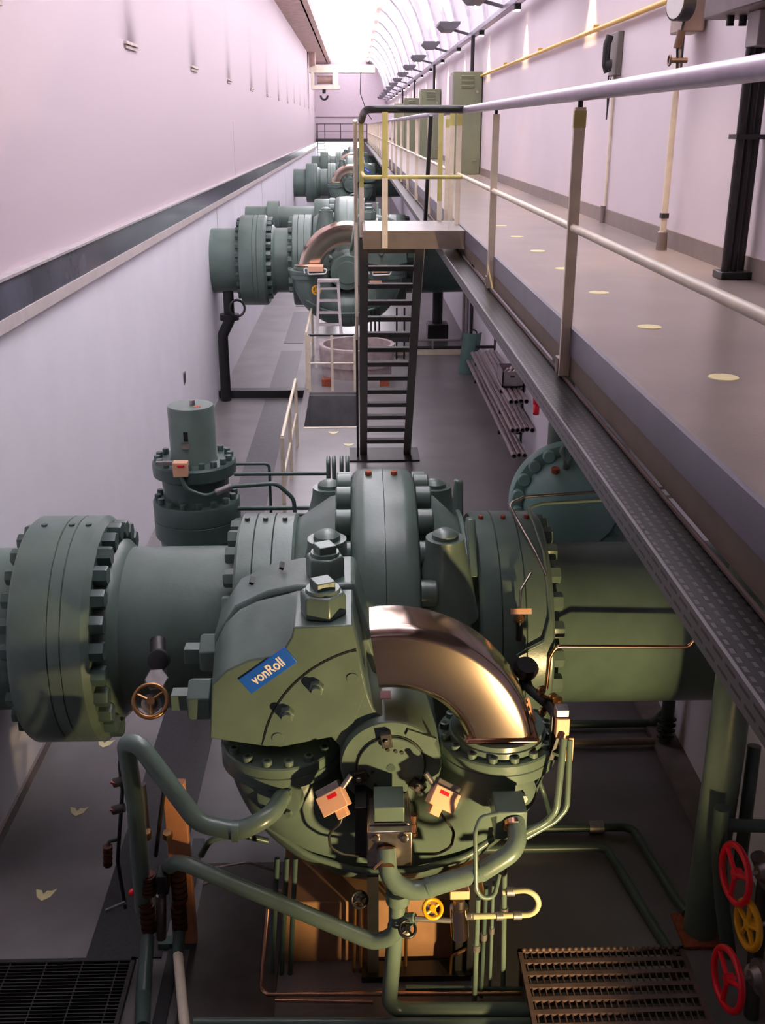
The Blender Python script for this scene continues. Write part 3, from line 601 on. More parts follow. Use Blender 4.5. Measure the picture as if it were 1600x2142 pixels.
def left_pipe(C, xs, r, label, near, nuts, gl=None):
    x0, x1, x2 = xs; C = Vector(C); y, z = C.y, C.z
    p = thing('inlet_pipe', (-2.2, y, 0), label, 'pipe', gl)
    obj('pipe_run', MB().lathe((0, y, z), (1, 0, 0), [(-2.955, r), (x0 + 0.005, r)], 64), GREEN, p)
    obj('pipe_neck', MB().lathe((0, y, z), (1, 0, 0), [(x1 - 0.01, r * 1.13), (x1 + 0.10, r * 1.10), (x1 + 0.16, r), (x2 - 0.012, r)], 64), GREEN, p)
    w = x1 - x0; pr = [(x0, 0.5), (x0, 0.89), (x0 + 0.03, 0.913)]
    for q in (0.5, 0.66): pr += [(x0 + w * q - 0.006, 0.913), (x0 + w * q, 0.90), (x0 + w * q + 0.006, 0.913)]
    pr += [(x1 - 0.05, 0.913), (x1, 0.87), (x1, 0.5)]
    fl = obj('coupling_flange', MB().lathe((0, y, z), (1, 0, 0), pr, 80), GREEN, p)
    if nuts:
        nut_ring(fl, 'flange_nut', (x1, y, z), 0.80, (1, 0, 0), 26, 0.078, 0.10, GREEN_D, True, -50, 150, True)
        nut_ring(fl, 'flange_nut', (x0, y, z), 0.80, (-1, 0, 0), 26, 0.065, 0.07, GREEN_D, True, -50, 150, True)
    if near:
        mm = MB()
        for q, dz in ((0.22, 0), (0.58, 0), (0.8, 0)): mm.hexn((x0 + w * q, y - 0.05, z + 0.905), (0, 0, 1), 0.025, 0.02)
        obj('grease_plug', mm, GREEN_D, fl)
    return p
left_pipe(M1, (-2.57, -1.98, -0.92), 0.655, 'big green inlet pipe with bolted coupling flange beside the left wall, nearest the camera', True, True)
op = thing('outlet_pipe', (2.2, M1[1], 0), 'big green outlet pipe leaving the foreground valve to the right under the walkway', 'pipe')
obj('pipe_run', MB().lathe(M1, (1, 0, 0), [(1.252, 0.72), (1.32, 0.70), (1.42, 0.655), (2.82, 0.655)], 64), TEAL_D, op)
V2C = (-0.15, 22.0, 2.866)
valve(V2C, -1, 'green spherical valve beyond the stair ladder, its curved piston on the left side', False, True)
left_pipe(V2C, (-2.34, -1.79, -1.272), 0.655, 'green inlet pipe and coupling flange of the second valve, against the left wall', False, True)
o2 = thing('outlet_pipe', (1.6, 22, 1.2), 'green outlet pipe of the second valve seen to the right of the stair ladder', 'pipe')
obj('pipe_run', MB().lathe(V2C, (1, 0, 0), [(1.205, 0.68), (2.51, 0.655)], 48), TEAL_D, o2)
obj('support_leg', MB().cyl((1.75, 22.0, 1.3), (1.75, 22.0, 2.3), 0.11, 20), BLACK, o2)
obj('support_foot', MB().box(1.53, 1.97, 21.75, 22.25, 1.2, 1.55), BLACK, o2, 0.02)
V3C = (-0.16, 53.0, 2.866)
valve(V3C, -1, 'green spherical valve with curved piston, third along the hall', False, False)
left_pipe(V3C, (-2.34, -1.79, -1.272), 0.655, 'green inlet pipe and coupling flange of the third valve along the hall', False, False)
V4C = (-0.16, 76.0, 2.866)
valve(V4C, -1, 'green spherical valve farthest down the hall in front of the end gallery', False, False)
left_pipe(V4C, (-2.34, -1.79, -1.272), 0.655, 'green inlet pipe and coupling flange of the farthest valve', False, False)
for yy, lbl in ((53.0, 'third'), (76.0, 'farthest')):
    o3 = thing('outlet_pipe', (1.6, yy, 1.2), 'green outlet pipe of the %s valve along the hall' % lbl, 'pipe')
    obj('pipe_run', MB().lathe((-0.16, yy, 2.866), (1, 0, 0), [(1.205, 0.68), (2.52, 0.655)], 40), TEAL_D, o3)
# drain under the second inlet pipe
d2 = thing('drain_pipe', (-2.72, 21.6, 0), 'black drain pipe with a hand valve under the second inlet pipe by the left wall', 'pipe')
obj('pipe', MB().tube([(-2.62, 21.5, 2.3), (-2.62, 21.5, 1.7), (-2.78, 21.5, 1.4), (-2.78, 21.5, 0.0)], 0.11, 0.15, 16), BLACK, d2)
obj('flange', MB().cyl((-2.62, 21.5, 1.72), (-2.62, 21.5, 1.84), 0.2, 20), BLACK, d2)
hw = obj('handwheel', MB().ring((-2.42, 21.25, 2.0), (0.5, -1, 0.2), 0.16, 0.025), BLACK, d2)
struct('trim_8', MB().box(-2.95, -0.9, 21.7, 21.95, 0, 0.16), BLACK)
# bypass line behind the second valve
bp = thing('bypass_pipe', (-0.9, 25.5, 1.2), 'olive green horizontal bypass pipe with flanges behind the second valve', 'pipe')
obj('pipe', MB().lathe((-2.6, 25.6, 3.42), (1, 0, 0), [(0, 0.28), (2.4, 0.28)], 32), GREEN, bp)
obj('flange', MB().lathe((-2.08, 25.6, 3.42), (1, 0, 0), [(0, 0.40), (0.28, 0.40)], 32), GREEN, bp)
obj('valve_block', MB().lathe((-0.95, 25.6, 3.45), (1, 0, 0), [(0, 0.40), (0.05, 0.42), (0.65, 0.42), (0.7, 0.40)], 32), GREEN, bp)
mm = MB(); mm.ring((-0.02, 25.5, 3.85), (0, 1, 0), 0.12, 0.035, 18, 8); mm.cyl((-0.02, 25.5, 3.6), (-0.02, 25.5, 3.76), 0.05, 10); obj('eyebolt', mm, GREEN, bp)
obj('support_leg', MB().cyl((-0.6, 25.6, 1.2), (-0.6, 25.6, 3.2), 0.12, 16), GREEN_D, bp)
# ------------------------------------------------------------------ bypass valve tower behind the foreground inlet pipe
tc = Vector((-1.70, 10.3, 0))
tw = thing('bypass_valve', tc, 'green flanged bypass valve tower standing behind the foreground inlet pipe', 'valve')
z = lambda h: tc + Vector((0, 0, h))
obj('valve_bottom', MB().lathe(z(0), (0, 0, 1), [(0, 0.38), (0.15, 0.34), (1.2, 0.34), (1.3, 0.40), (1.42, 0.42)], 48), GREEN_D, tw)
lf = obj('lower_flange', MB().lathe(z(1.40), (0, 0, 1), [(0, 0.42), (0.03, 0.455), (0.21, 0.455), (0.216, 0.448), (0.222, 0.455), (0.40, 0.455), (0.42, 0.44)], 56), GREEN_D, tw)
obj('bonnet', MB().lathe(z(1.80), (0, 0, 1), [(0, 0.36), (0.05, 0.34), (0.28, 0.35), (0.40, 0.37)], 48), GREEN_D, tw)
uf = obj('upper_flange', MB().lathe(z(2.06), (0, 0, 1), [(0, 0.36), (0.04, 0.43), (0.16, 0.435), (0.18, 0.42)], 56), GREEN_D, tw)
for fl, h, rr, n in ((lf, 1.82, 0.40, 16), (uf, 2.24, 0.375, 18)):
    for k in range(n):
        a = 2 * pi * (k + 0.5) / n
        obj('cap_screw', MB().lathe(z(h) + Vector((cos(a) * rr, sin(a) * rr, 0)), (0, 0, 1), [(0, 0.034), (0.055, 0.034), (0.06, 0.03)], 12), GREEN_D, fl)
nk = obj('neck', MB().lathe(z(2.24), (0, 0, 1), [(0, 0.25), (0.02, 0.238), (0.56, 0.238), (0.58, 0.228)], 48), GREEN, tw)
obj('neck_slot', MB().obox(z(2.55) + Vector((-0.03, -0.237, 0)), (0.022, 0, 0), (0, 0.01, 0), (0, 0, 0.05)), BLACK, nk)
obj('slot_lip', MB().obox(z(2.45) + Vector((-0.04, -0.238, 0)), (0.04, 0, 0), (0, 0.012, 0), (0, 0, 0.03)), GALV, nk)
obj('top_screw', MB().hexn(z(2.82) + Vector((0.02, 0, 0)), (0, 0, 1), 0.03, 0.05), GALV, nk)
obj('red_mark', MB().cyl(z(2.818) + Vector((0.08, -0.08, 0)), z(2.823) + Vector((0.08, -0.08, 0)), 0.035, 14), RUST, nk)
ls = thing('limit_switch', z(2.28) + Vector((-0.06, -0.36, 0)), 'beige limit switch box with a red label on the bypass valve tower', 'switch')
q = z(2.27) + Vector((-0.07, -0.42, 0))
obj('housing', MB().obox(q, (0.075, 0, 0), (0, 0.05, 0), (0, 0, 0.075)), PEACH, ls, 0.006)
obj('red_label', MB().obox(q + Vector((0.01, -0.052, 0.04)), (0.035, 0, 0), (0, 0.003, 0), (0, 0, 0.012)), REDP, ls)
obj('plunger', MB().bar(q + Vector((-0.07, 0.03, 0.05)), q + Vector((-0.25, 0.03, 0.05)), 0.05, 0.035), GALV, ls)
hc = thing('hose', q, 'grey-green conduit looping from the tower switch over to the right', 'hose')
obj('tube', MB().tube([q + Vector((0, -0.02, -0.08)), q + Vector((0.05, -0.06, -0.2)), q + Vector((0.25, -0.06, -0.28)), q + Vector((0.45, 0, -0.2)), q + Vector((0.95, 0.05, -0.18)), q + Vector((1.12, 0.05, -0.35)), q + Vector((1.15, 0.05, -1.0)), q + Vector((1.15, 0.05, -1.2))], 0.022, 0.15, 10), GREEN_D, hc)
obj('union', MB().cyl(q + Vector((0.34, -0.03, -0.245)), q + Vector((0.5, 0, -0.19)), 0.034, 12), GALV, hc)
# oil tubes beside the tower
tb = thing('oil_tubes', tc + Vector((1.0, 0, 0)), 'group of slim green oil tubes rising between the tower and the valve', 'tubing')
TU = GREEN_D
obj('tube', MB().tube([z(2.18) + Vector((0.42, 0, 0)), z(2.18) + Vector((0.78, 0, 0)), z(2.02) + Vector((0.78, 0, 0)), z(1.1) + Vector((0.78, 0, 0))], 0.016, 0.05, 10), TU, tb)
obj('tube', MB().tube([z(2.10) + Vector((0.42, -0.1, 0)), z(2.10) + Vector((1.42, -0.1, 0))], 0.02, 0, 10), TU, tb)
obj('tube', MB().tube([z(1.72) + Vector((0.42, -0.1, 0)), z(1.72) + Vector((1.35, -0.1, 0)), z(1.55) + Vector((1.38, -0.1, 0))], 0.024, 0.05, 10), TU, tb)
obj('tube', MB().tube([z(1.6) + Vector((0.42, -0.15, 0)), z(1.66) + Vector((0.6, -0.15, 0)), z(1.66) + Vector((1.2, -0.15, 0))], 0.018, 0.05, 10), TU, tb)
for k, x in enumerate((1.40, 1.46, 1.54, 1.60)):
    obj('riser_tube', MB().tube([z(1.15) + Vector((x, -0.1, 0)), z(2.22) + Vector((x, -0.1, 0)), z(2.24) + Vector((x, 0.05, 0)), z(1.2) + Vector((x, 0.25, 0))], 0.022, 0.04, 10), GREEN, tb)
# ------------------------------------------------------------------ domed pipe end on the right
dc = Vector((2.20, 9.9, 1.86))
de = thing('domed_vessel', (dc.x, dc.y + 0.3, 0), 'blue-green domed vessel end with bolted flange and lifting eye, right behind the outlet pipe', 'vessel')
dirn = Vector((-0.05, -1, 0.10)).normalized()
obj('dome', MB().lathe(dc, dirn, [(0.02, 0.50)] + [(0.02 + 0.34 * sin(R(a)), 0.50 * cos(R(a))) for a in range(10, 90, 8)] + [(0.36, 0.02)], 56), TEAL, de)
fl = obj('flange', MB().lathe(dc, dirn, [(-0.16, 0.60), (-0.15, 0.625), (0.0, 0.625), (0.02, 0.61)], 64), TEAL, de)
a_, u_, v_ = basis(dirn)
for k in range(20):
    a = 2 * pi * (k + 0.5) / 20; d = u_ * cos(a) + v_ * sin(a)
    if d.z < -0.75: continue
    obj('flange_nut', MB().lathe(dc + d * 0.555 + dirn * 0.02, dirn, [(0, 0.062), (0.07, 0.062), (0.078, 0.054)], 16), TEAL, fl)
e = MB(); e.ring(dc + Vector((-0.10, -0.16, 0.58)), (1, 0.3, 0), 0.085, 0.024, 24, 10); e.cyl(dc + Vector((-0.10, -0.14, 0.42)), dc + Vector((-0.10, -0.16, 0.52)), 0.04, 12)
obj('lifting_eye', e, GREEN, de)
obj('vent_plug', MB().hexn(dc + Vector((-0.22, -0.20, 0.40)), (0, -0.3, 1), 0.045, 0.05), RUST, de)
obj('barrel', MB().lathe(dc, -dirn, [(0.1, 0.5), (0.55, 0.5)], 40), TEAL, de)
obj('stand', MB().cyl((dc.x, dc.y + 0.3, 0), (dc.x, dc.y + 0.3, 1.5), 0.2, 24), GREEN_D, de)
rp = thing('riser_pipe', (2.20, 10.62, 0), 'green vertical riser pipe behind the domed vessel under the walkway', 'pipe')
obj('pipe', MB().cyl((2.2, 10.66, 0), (2.2, 10.66, 4.31), 0.13, 24), GREEN, rp)
# ================================================================== FOREGROUND PIT
struct('floor_plinth', MB().box(-0.55, 0.86, 5.66, 6.9, 0, 0.52), CONC, None, 0.01)
struct('floor_plinth_rear', MB().box(-0.5, 0.9, 6.9, 8.6, 0, 0.35), CONCG, None, 0.01)
br = thing('manifold_bracket', (0.2, 5.5, 0), 'pair of dark upright bracket bars standing in front of the brown plinth', 'bracket')
obj('upright', MB().box(*(0.043, 0.118, 5.500, 5.560, -0.060, 0.859)), BLACK, br); obj('upright', MB().box(*(0.619, 0.767, 5.500, 5.560, -0.077, 0.846)), BLACK, br)
obj('upright_foot', MB().box(0.0, 0.75, 5.46, 5.60, 0, 0.05), BLACK, br)
# green columns and floor pipes on the right
colm = thing('support_column', (2.47, 5.87, 0), 'round green column holding up the walkway at the lower right', 'column')
obj('shaft', MB().cyl((2.47, 5.87, 0.02), (2.47, 5.87, 4.31), 0.125, 32), GREEN, colm)
obj('base_plate', MB().box(2.30, 2.64, 5.70, 6.04, 0, 0.03), RUST, colm, 0.005)
sp = thing('pipe_support_post', (2.9, 8.3, 0), 'short dark green post under the far end of the outlet pipe', 'post')
obj('post', MB().cyl((2.88, 8.25, 0), (2.88, 8.25, 1.6), 0.06, 14), GREEN_D, sp)
e = MB()
for k in range(4): e.ring((2.88, 8.25, 0.12 + 0.06 * k), (0, 0.3, 1), 0.075, 0.014, 18, 6)
obj('cable_coil', e, BLACK, sp)
CREAMG = mat('cream_green_tube', lin(172, 168, 136), 0.35, var=0.05)
def tubething(name, label, cat, pts, r, m, fil=0.08, seg=12, fit=(), group=None):
    t = thing(name, pts[0], label, cat, group)
    obj('tube', MB().tube(pts, r, fil, seg), m, t)
    for p, ax, rr, h in fit:
        a = Vector(ax).normalized(); p = Vector(p)
        obj('union', MB().cyl(p - a * h / 2, p + a * h / 2, rr, 12), GALV if m is not BLACK else BLACK, t)
    return t
tubething('floor_pipe', 'long thin floor pipe that bends towards the column, farther of the two beside the grating', 'pipe', [(0.75, 7.0, 0.06), (2.25, 7.0, 0.06), (2.36, 6.2, 0.06), (2.40, 6.0, 0.06)], 0.035, GREEN_D, 0.1, 12, [((1.95, 7.0, 0.06), (1, 0, 0), 0.055, 0.12)])
tubething('floor_pipe', 'long thin floor pipe that bends towards the column, nearer of the two beside the grating', 'pipe', [(0.75, 6.75, 0.06), (1.98, 6.75, 0.06), (2.12, 5.9, 0.06), (2.2, 5.5, 0.06)], 0.035, GREEN_D, 0.1, 12)
tubething('floor_pipe', 'thin green floor pipe under the outlet pipe reaching the right pit wall', 'pipe', [(0.9, 8.55, 0.07), (2.85, 8.55, 0.07), (2.95, 8.45, 0.3)], 0.04, GREEN_D, 0.08, 12)
tubething('floor_pipe', 'brown-grey floor pipe beside the green one under the outlet pipe', 'pipe', [(0.9, 8.25, 0.06), (2.78, 8.25, 0.06)], 0.035, TANST, 0.08, 12)
# hydraulic pipework round the foreground valve
t = thing('oil_supply_pipe', (-0.495, 5.500, 1.497), 'thick green oil pipe sweeping from the servomotor up to the left manifold', 'pipe')
obj('tube', MB().tube([(-0.491, 5.520, 1.494), (-0.551, 5.280, 1.519), (-0.741, 5.220, 1.455), (-0.990, 5.250, 1.501), (-1.357, 5.450, 1.943), (-1.455, 5.520, 1.913), (-1.452, 5.600, 1.399), (-1.509, 5.750, 0.416)], 0.058, 0.20, 20), GREEN, t)
fl = obj('flange', MB().lathe((-0.503, 5.600, 1.447), (-0.3, -1, 0.1), [(0, 0.15), (0.07, 0.145), (0.075, 0.13)], 32), GREEN, t)
for k in range(4):
    a = R(45 + 90 * k); a_, u_, v_ = basis((-0.3, -1, 0.1)); q = Vector((-0.503, 5.600, 1.447)) + a_ * 0.07 + (u_ * cos(a) + v_ * sin(a)) * 0.108
    obj('flange_bolt', MB().hexn(q, a_, 0.024, 0.03), GREEN, fl)
obj('union', MB().cyl((-0.741, 5.220, 1.462), (-0.782, 5.220, 1.463), 0.066, 20), GREEN, t)
t = thing('oil_return_pipe', (0.163, 5.100, 1.355), 'thick green pipe curving from the central steel block up to the right valve block', 'pipe')
obj('tube', MB().tube([(0.159, 5.160, 1.360), (0.167, 5.060, 1.202), (0.330, 5.040, 1.129), (0.743, 5.060, 1.261), (0.961, 5.100, 1.391), (0.960, 5.260, 1.479)], 0.058, 0.15, 20), GREEN, t)
obj('weld_band', MB().cyl((0.409, 5.045, 1.156), (0.435, 5.045, 1.166), 0.063, 20), GREEN, t)
obj('weld_band', MB().cyl((0.722, 5.060, 1.255), (0.748, 5.060, 1.268), 0.063, 20), GREEN, t)
t = thing('drain_line', (-1.248, 5.600, 0.940), 'long green pipe slanting down from the left manifold to the vertical pipe in the middle', 'pipe')
obj('tube', MB().tube([(-1.312, 5.750, 0.758), (-1.211, 5.600, 0.939), (0.089, 5.120, 0.668), (0.224, 5.100, 0.749), (0.230, 5.160, 1.087)], 0.052, 0.16, 18), GREEN, t)
obj('union', MB().cyl((0.230, 5.140, 0.975), (0.230, 5.140, 1.049), 0.075, 16), GREEN, t)
t = thing('drop_pipe', (0.199, 5.080, 0.787), 'green vertical pipe that turns right along the floor at the bottom of the picture', 'pipe')
obj('tube', MB().tube([(0.218, 5.130, 0.797), (0.172, 5.130, 0.103), (1.090, 5.130, 0.070)], 0.052, 0.10, 18), GREEN, t)
obj('branch', MB().cyl((0.209, 5.120, 0.844), (0.335, 5.080, 0.888), 0.04, 14), GREEN, t)
# central steel block with green cap
t = thing('steering_valve_block', (0.171, 5.200, 1.381), 'brushed steel hydraulic block with green cap hanging at the front of the servomotor', 'valve block')
obj('block', MB().box(*(0.042, 0.319, 5.170, 5.620, 1.215, 1.471)), STEEL, t, 0.008)
obj('green_cap', MB().box(*(0.085, 0.273, 5.250, 5.470, 1.468, 1.592)), GREEN, t, 0.006)
obj('cap_base', MB().box(*(0.055, 0.302, 5.235, 5.500, 1.447, 1.484)), STEEL, t, 0.004)
for x in (785, 845):
    s_ = obj('socket_screw', MB().lathe(P(x, 1752, 5.17), (0, -1, 0.3), [(0, 0.026), (0.02, 0.026), (0.022, 0.02)], 18), CHROME, t)
    obj('socket', MB().lathe(P(x, 1752, 5.1475), (0, -1, 0.3), [(0, 0.013), (0.002, 0.013)], 6), BLACK, s_)
obj('nozzle', MB().lathe((0.162, 5.180, 1.340), (0, -1, -0.7), [(0, 0.055), (0.04, 0.055), (0.045, 0.046), (0.08, 0.046), (0.085, 0.052), (0.12, 0.05)], 24), BRONZE, t)
obj('side_body', MB().box(*(-0.033, 0.043, 5.350, 5.600, 1.154, 1.520)), BLACK, t, 0.006)
e = MB()
for k in range(5): e.lathe(P(866, 1704 + 9 * k, 5.35), (0, 0, -1), [(0, 0.022 - 0.004 * (k % 2)), (0.03, 0.022 - 0.004 * (k % 2))], 12)
obj('side_fitting', e, COPPER, t)
obj('wire_tag', MB().bar((0.132, 5.030, 1.377), (0.079, 5.000, 1.340), 0.012, 0.006), COPPER, t)
# right valve block
t = thing('right_valve_block', (0.925, 5.300, 1.538), 'green square valve block bolted to the right side of the servomotor', 'valve block')
obj('body', MB().box(*(0.836, 1.029, 5.240, 5.460, 1.346, 1.550)), GREEN, t, 0.008)
fl = obj('flange', MB().lathe((0.968, 5.640, 1.435), (0.25, -1, 0.1), [(0, 0.17), (0.09, 0.165), (0.10, 0.15), (0.12, 0.12)], 32), GREEN, t)
for x, y in ((1032, 1672), (1092, 1668)): obj('flange_bolt', MB().hexn(P(x, y, 5.52), (0.2, -1, 0.2), 0.03, 0.035), GREEN, fl)
obj('outlet_collar', MB().lathe((0.948, 5.250, 1.462), (0, -1, -0.4), [(0, 0.07), (0.03, 0.068), (0.035, 0.06)], 24), COPPER, t)
tubething('pilot_tube', 'thin green pilot tube looping from the right valve block down past the curved pipe', 'tubing', [(0.843, 5.240, 1.542), (0.726, 5.160, 1.577), (0.692, 5.100, 1.519), (0.695, 4.980, 1.187), (0.738, 4.980, 1.122), (0.810, 5.000, 1.117), (0.850, 5.100, 1.197)], 0.014, GREEN, 0.07, 10)
tubething('pilot_tube', 'thin cream U-shaped pilot tube standing out to the right below the curved pipe', 'tubing', [(0.879, 5.100, 1.065), (1.036, 5.060, 1.114), (1.101, 5.040, 1.043), (1.071, 5.040, 0.940), (0.679, 5.050, 0.926)], 0.018, CREAMG, 0.10, 12, [((0.924, 5.090, 1.076), (1, 0, 0), 0.028, 0.05), ((0.966, 5.045, 0.931), (1, 0, 0), 0.027, 0.05), ((0.856, 5.045, 0.930), (1, 0, 0), 0.027, 0.04)])
def riser(x0, y0, x1, y1, d, r_, m, label):
    return tubething('riser_tube', label, 'tubing', [x0, x1], r_, m, 0, 10, [(Vector(x0).lerp(Vector(x1), 0.45), Vector(x1) - Vector(x0), r_ * 1.6, 0.05)], 'riser tubes under the curved pipe')
riser((0.747, 5.250, 0.885), 0, (0.750, 5.250, 0.011), 0, 0, 0.017, GREEN, 'slim green riser tube below the curved pipe, leftmost of four')
riser((0.803, 5.300, 0.954), 0, (0.801, 5.300, 0.021), 0, 0, 0.014, GREEN_D, 'slim green riser tube below the curved pipe, second of four from the left')
riser((0.854, 5.340, 0.957), 0, (0.863, 5.340, 0.041), 0, 0, 0.012, GREEN, 'slim green riser tube below the curved pipe, third of four from the left')
riser((0.927, 5.400, 1.170), 0, (0.954, 5.350, 0.070), 0, 0, 0.018, GREEN, 'slim green riser tube below the curved pipe, rightmost of four')
# filter pot with its valves
t = thing('filter_pot', (0.617, 5.100, 0.871), 'small steel filter cylinder hanging below the curved pipe', 'filter')
obj('bowl', MB().cyl((0.619, 5.080, 0.746), (0.606, 5.080, 0.978), 0.056, 28), CHROME, t)
obj('head', MB().cyl((0.606, 5.080, 0.978), (0.605, 5.080, 1.037), 0.036, 18), STEEL, t)
obj('switch_head', MB().box(*(0.547, 0.666, 5.050, 5.140, 1.055, 1.116)), PEACH, t, 0.004)
obj('inlet_nipple', MB().cyl((0.559, 5.060, 0.886), (0.335, 5.080, 0.888), 0.017, 12), GALV, t)
obj('outlet_nipple', MB().cyl((0.654, 5.060, 0.917), (0.700, 5.050, 0.925), 0.022, 12), GALV, t)
def handwheel(name, label, c, axis, Rm, r, m, spokes=4, stem=0.15, body=None, grp=None):
    t = thing(name, c, label, 'handwheel', grp); a, u, v = basis(axis); c = Vector(c)
    obj('rim', MB().ring(c, axis, Rm, r, 40, 12), m, t)
    e = MB(); e.cyl(c - a * 0.015 - a * r, c + a * 0.015, r * 1.7, 16)
    for k in range(spokes):
        q = 2 * pi * k / spokes + 0.5; d = u * cos(q) + v * sin(q); e.cyl(c, c + d * Rm, r * 0.75, 8)
    obj('spokes', e, m, t)
    if stem:
        obj('stem', MB().cyl(c, c - a * stem, r * 0.7, 10), GALV, t)
    if body:
        obj('valve_body', MB().cyl(c - a * stem, c - a * (stem + body), Rm * 0.5, 18), DKSTEEL, t)
        obj('bonnet', MB().lathe(c - a * (stem + 0.01), a, [(0, Rm * 0.62), (0.03, Rm * 0.62), (0.035, Rm * 0.4), (0.08, Rm * 0.25)], 18), GALV, t)
    return t
handwheel('yellow_handwheel', 'small yellow handwheel on the valve left of the filter cylinder', (0.443, 5.070, 0.973), (0.1, -0.7, 0.8), 0.056, 0.012, YELP, 4, 0.1, 0.06)
handwheel('black_handwheel', 'small black handwheel on the branch of the vertical pipe', (0.285, 5.020, 0.866), (0.1, -0.5, 0.8), 0.05, 0.010, BLACK, 4, 0.06, 0.05)
handwheel('black_handwheel', 'small black handwheel left of the steel block near the plinth', (-0.009, 5.300, 0.851), (0.0, -0.8, 0.5), 0.05, 0.010, BLACK, 4, 0.1, 0.08)
handwheel('bronze_handwheel', 'worn bronze handwheel under the inlet pipe on the left', (-1.468, 6.350, 1.707), (0.15, -0.75, 0.6), 0.115, 0.017, BRONZE, 3, 0.16, 0.12)
t = thing('drain_cock', (-1.434, 6.600, 1.838), 'black drain cock with grey nut under the inlet pipe above the bronze handwheel', 'valve')
obj('body', MB().cyl((-1.496, 6.880, 1.905), (-1.444, 6.550, 1.729), 0.06, 16), DKSTEEL, t)
obj('knob', MB().lathe((-1.441, 6.620, 1.886), (0, -1, 0.4), [(0, 0.08), (0.05, 0.075), (0.06, 0.05)], 18), BLACK, t)
obj('nut', MB().hexn((-1.445, 6.500, 1.778), (0.1, -0.6, 0.7), 0.085, 0.05), GALV, t)
# limit switches with labels and cables
def lswitch(c, ux, label, out):
    c = Vector(c); u = Vector(ux).normalized(); n = Vector((0, -0.8, 0.6)); v = n.cross(u).normalized(); n = u.cross(v)
    t = thing('limit_switch', c, label, 'switch', 'beige limit switches on the servomotor')
    obj('housing', MB().obox(c, u * 0.088, v * 0.062, n * 0.045), PEACH, t, 0.005)
    obj('cover_plate', MB().obox(c + v * 0.075 - n * 0.01, u * 0.08, v * 0.03, n * 0.03), STEEL, t, 0.004)
    obj('red_label', MB().obox(c + u * 0.02 * out + v * 0.032 + n * 0.0455, u * 0.032, v * 0.012, n * 0.001), REDP, t)
    obj('cable_gland', MB().obox(c - v * 0.085 + u * 0.02 * out, u * 0.035, v * 0.03, n * 0.03), PEACH, t, 0.004)
    obj('roller_arm', MB().cyl(c + u * 0.09 * out + v * 0.05, c + u * 0.17 * out + v * 0.09, 0.018, 10), GALV, t)
    return t
lswitch((-0.163, 5.350, 1.572), (0.83, 0, 0.50), 'beige limit switch with red label left of the green capped block', 1)
lswitch((0.515, 5.350, 1.580), (0.83, 0, -0.50), 'beige limit switch with red label right of the green capped block', -1)
tubething('switch_cable', 'dark cable curling from the left limit switch down across the servomotor', 'cable', [(-0.111, 5.360, 1.464), (-0.123, 5.340, 1.414), (-0.197, 5.340, 1.343), (-0.193, 5.360, 1.218), (-0.119, 5.380, 1.148), (0.034, 5.400, 1.106)], 0.009, CABLE, 0.1, 8)
tubething('switch_cable', 'dark cable curling from the right limit switch down to the steel block', 'cable', [(0.494, 5.360, 1.473), (0.529, 5.340, 1.437), (0.591, 5.330, 1.350), (0.577, 5.340, 1.218), (0.491, 5.360, 1.151), (0.344, 5.400, 1.122)], 0.009, CABLE, 0.1, 8)
t = thing('limit_switch', (1.302, 5.620, 1.878), 'upright orange-beige limit switch box at the right rim of the servomotor', 'switch')
obj('housing', MB().box(*(1.252, 1.337, 5.600, 5.700, 1.837, 1.980)), PEACH, t, 0.005)
obj('clear_head', MB().box(*(1.250, 1.333, 5.620, 5.700, 1.966, 2.034)), GALV, t, 0.005)
obj('tag_plate', MB().box(*(1.317, 1.375, 5.620, 5.635, 1.654, 1.825)), PEACH, t)
obj('side_arm', MB().bar((1.259, 5.660, 1.691), (1.294, 5.620, 1.699), 0.02, 0.02), GREEN, t)
obj('bracket', MB().box(*(1.234, 1.287, 5.660, 5.720, 1.636, 1.960)), BLACK, t)
tubething('tube_pair', 'outer slim green tube bending down from the right limit switch to the valve block', 'tubing', [(1.339, 5.580, 1.840), (1.315, 5.420, 1.441), (1.237, 5.400, 1.356), (1.052, 5.360, 1.266)], 0.019, GREEN, 0.12, 12)
tubething('tube_pair', 'inner slim green tube bending down from the right limit switch to the valve block', 'tubing', [(1.297, 5.560, 1.864), (1.244, 5.400, 1.440), (1.177, 5.400, 1.342), (1.044, 5.360, 1.303)], 0.022, GREEN, 0.12, 12)
tubething('hanging_tube', 'thin dark green tube behind the right side of the servomotor', 'tubing', [(1.227, 5.900, 1.301), (1.265, 5.900, 1.203), (1.291, 5.750, 1.099)], 0.017, GREEN_D, 0.1, 10)
t = thing('position_scale', (1.293, 5.900, 1.956), 'drilled copper-coloured position plate standing beside the polished piston', 'scale plate')
e = MB().bar((1.106, 5.950, 1.922), (1.167, 5.880, 1.751), 0.05, 0.03); obj('plate', e, PEACH, t, 0.003)
for k in range(4): q = Vector((1.102, 5.930, 1.934)).lerp(Vector((1.163, 5.860, 1.764)), (k + 0.5) / 4); obj('hole', MB().cyl(q, q + Vector((0, -0.006, 0.006)), 0.011, 10), DKSTEEL, t)
tubething('black_hose', 'thick black hose behind the piston leading to the right limit switch', 'hose', [(1.191, 6.500, 1.805), (1.203, 6.350, 1.766), (1.287, 6.000, 1.830), (1.288, 5.750, 1.903)], 0.034, RUBBER, 0.15, 14)
t = thing('air_valve', (1.186, 6.500, 1.836), 'black air valve knob behind the right end of the polished piston', 'valve')
obj('knob', MB().lathe((1.185, 6.480, 1.801), (0.1, -0.5, 1), [(0, 0.05), (0.05, 0.085), (0.10, 0.09), (0.13, 0.07)], 20), BLACK, t)
obj('stem', MB().cyl((1.185, 6.480, 1.801), (1.183, 6.500, 1.679), 0.03, 12), BLACK, t)
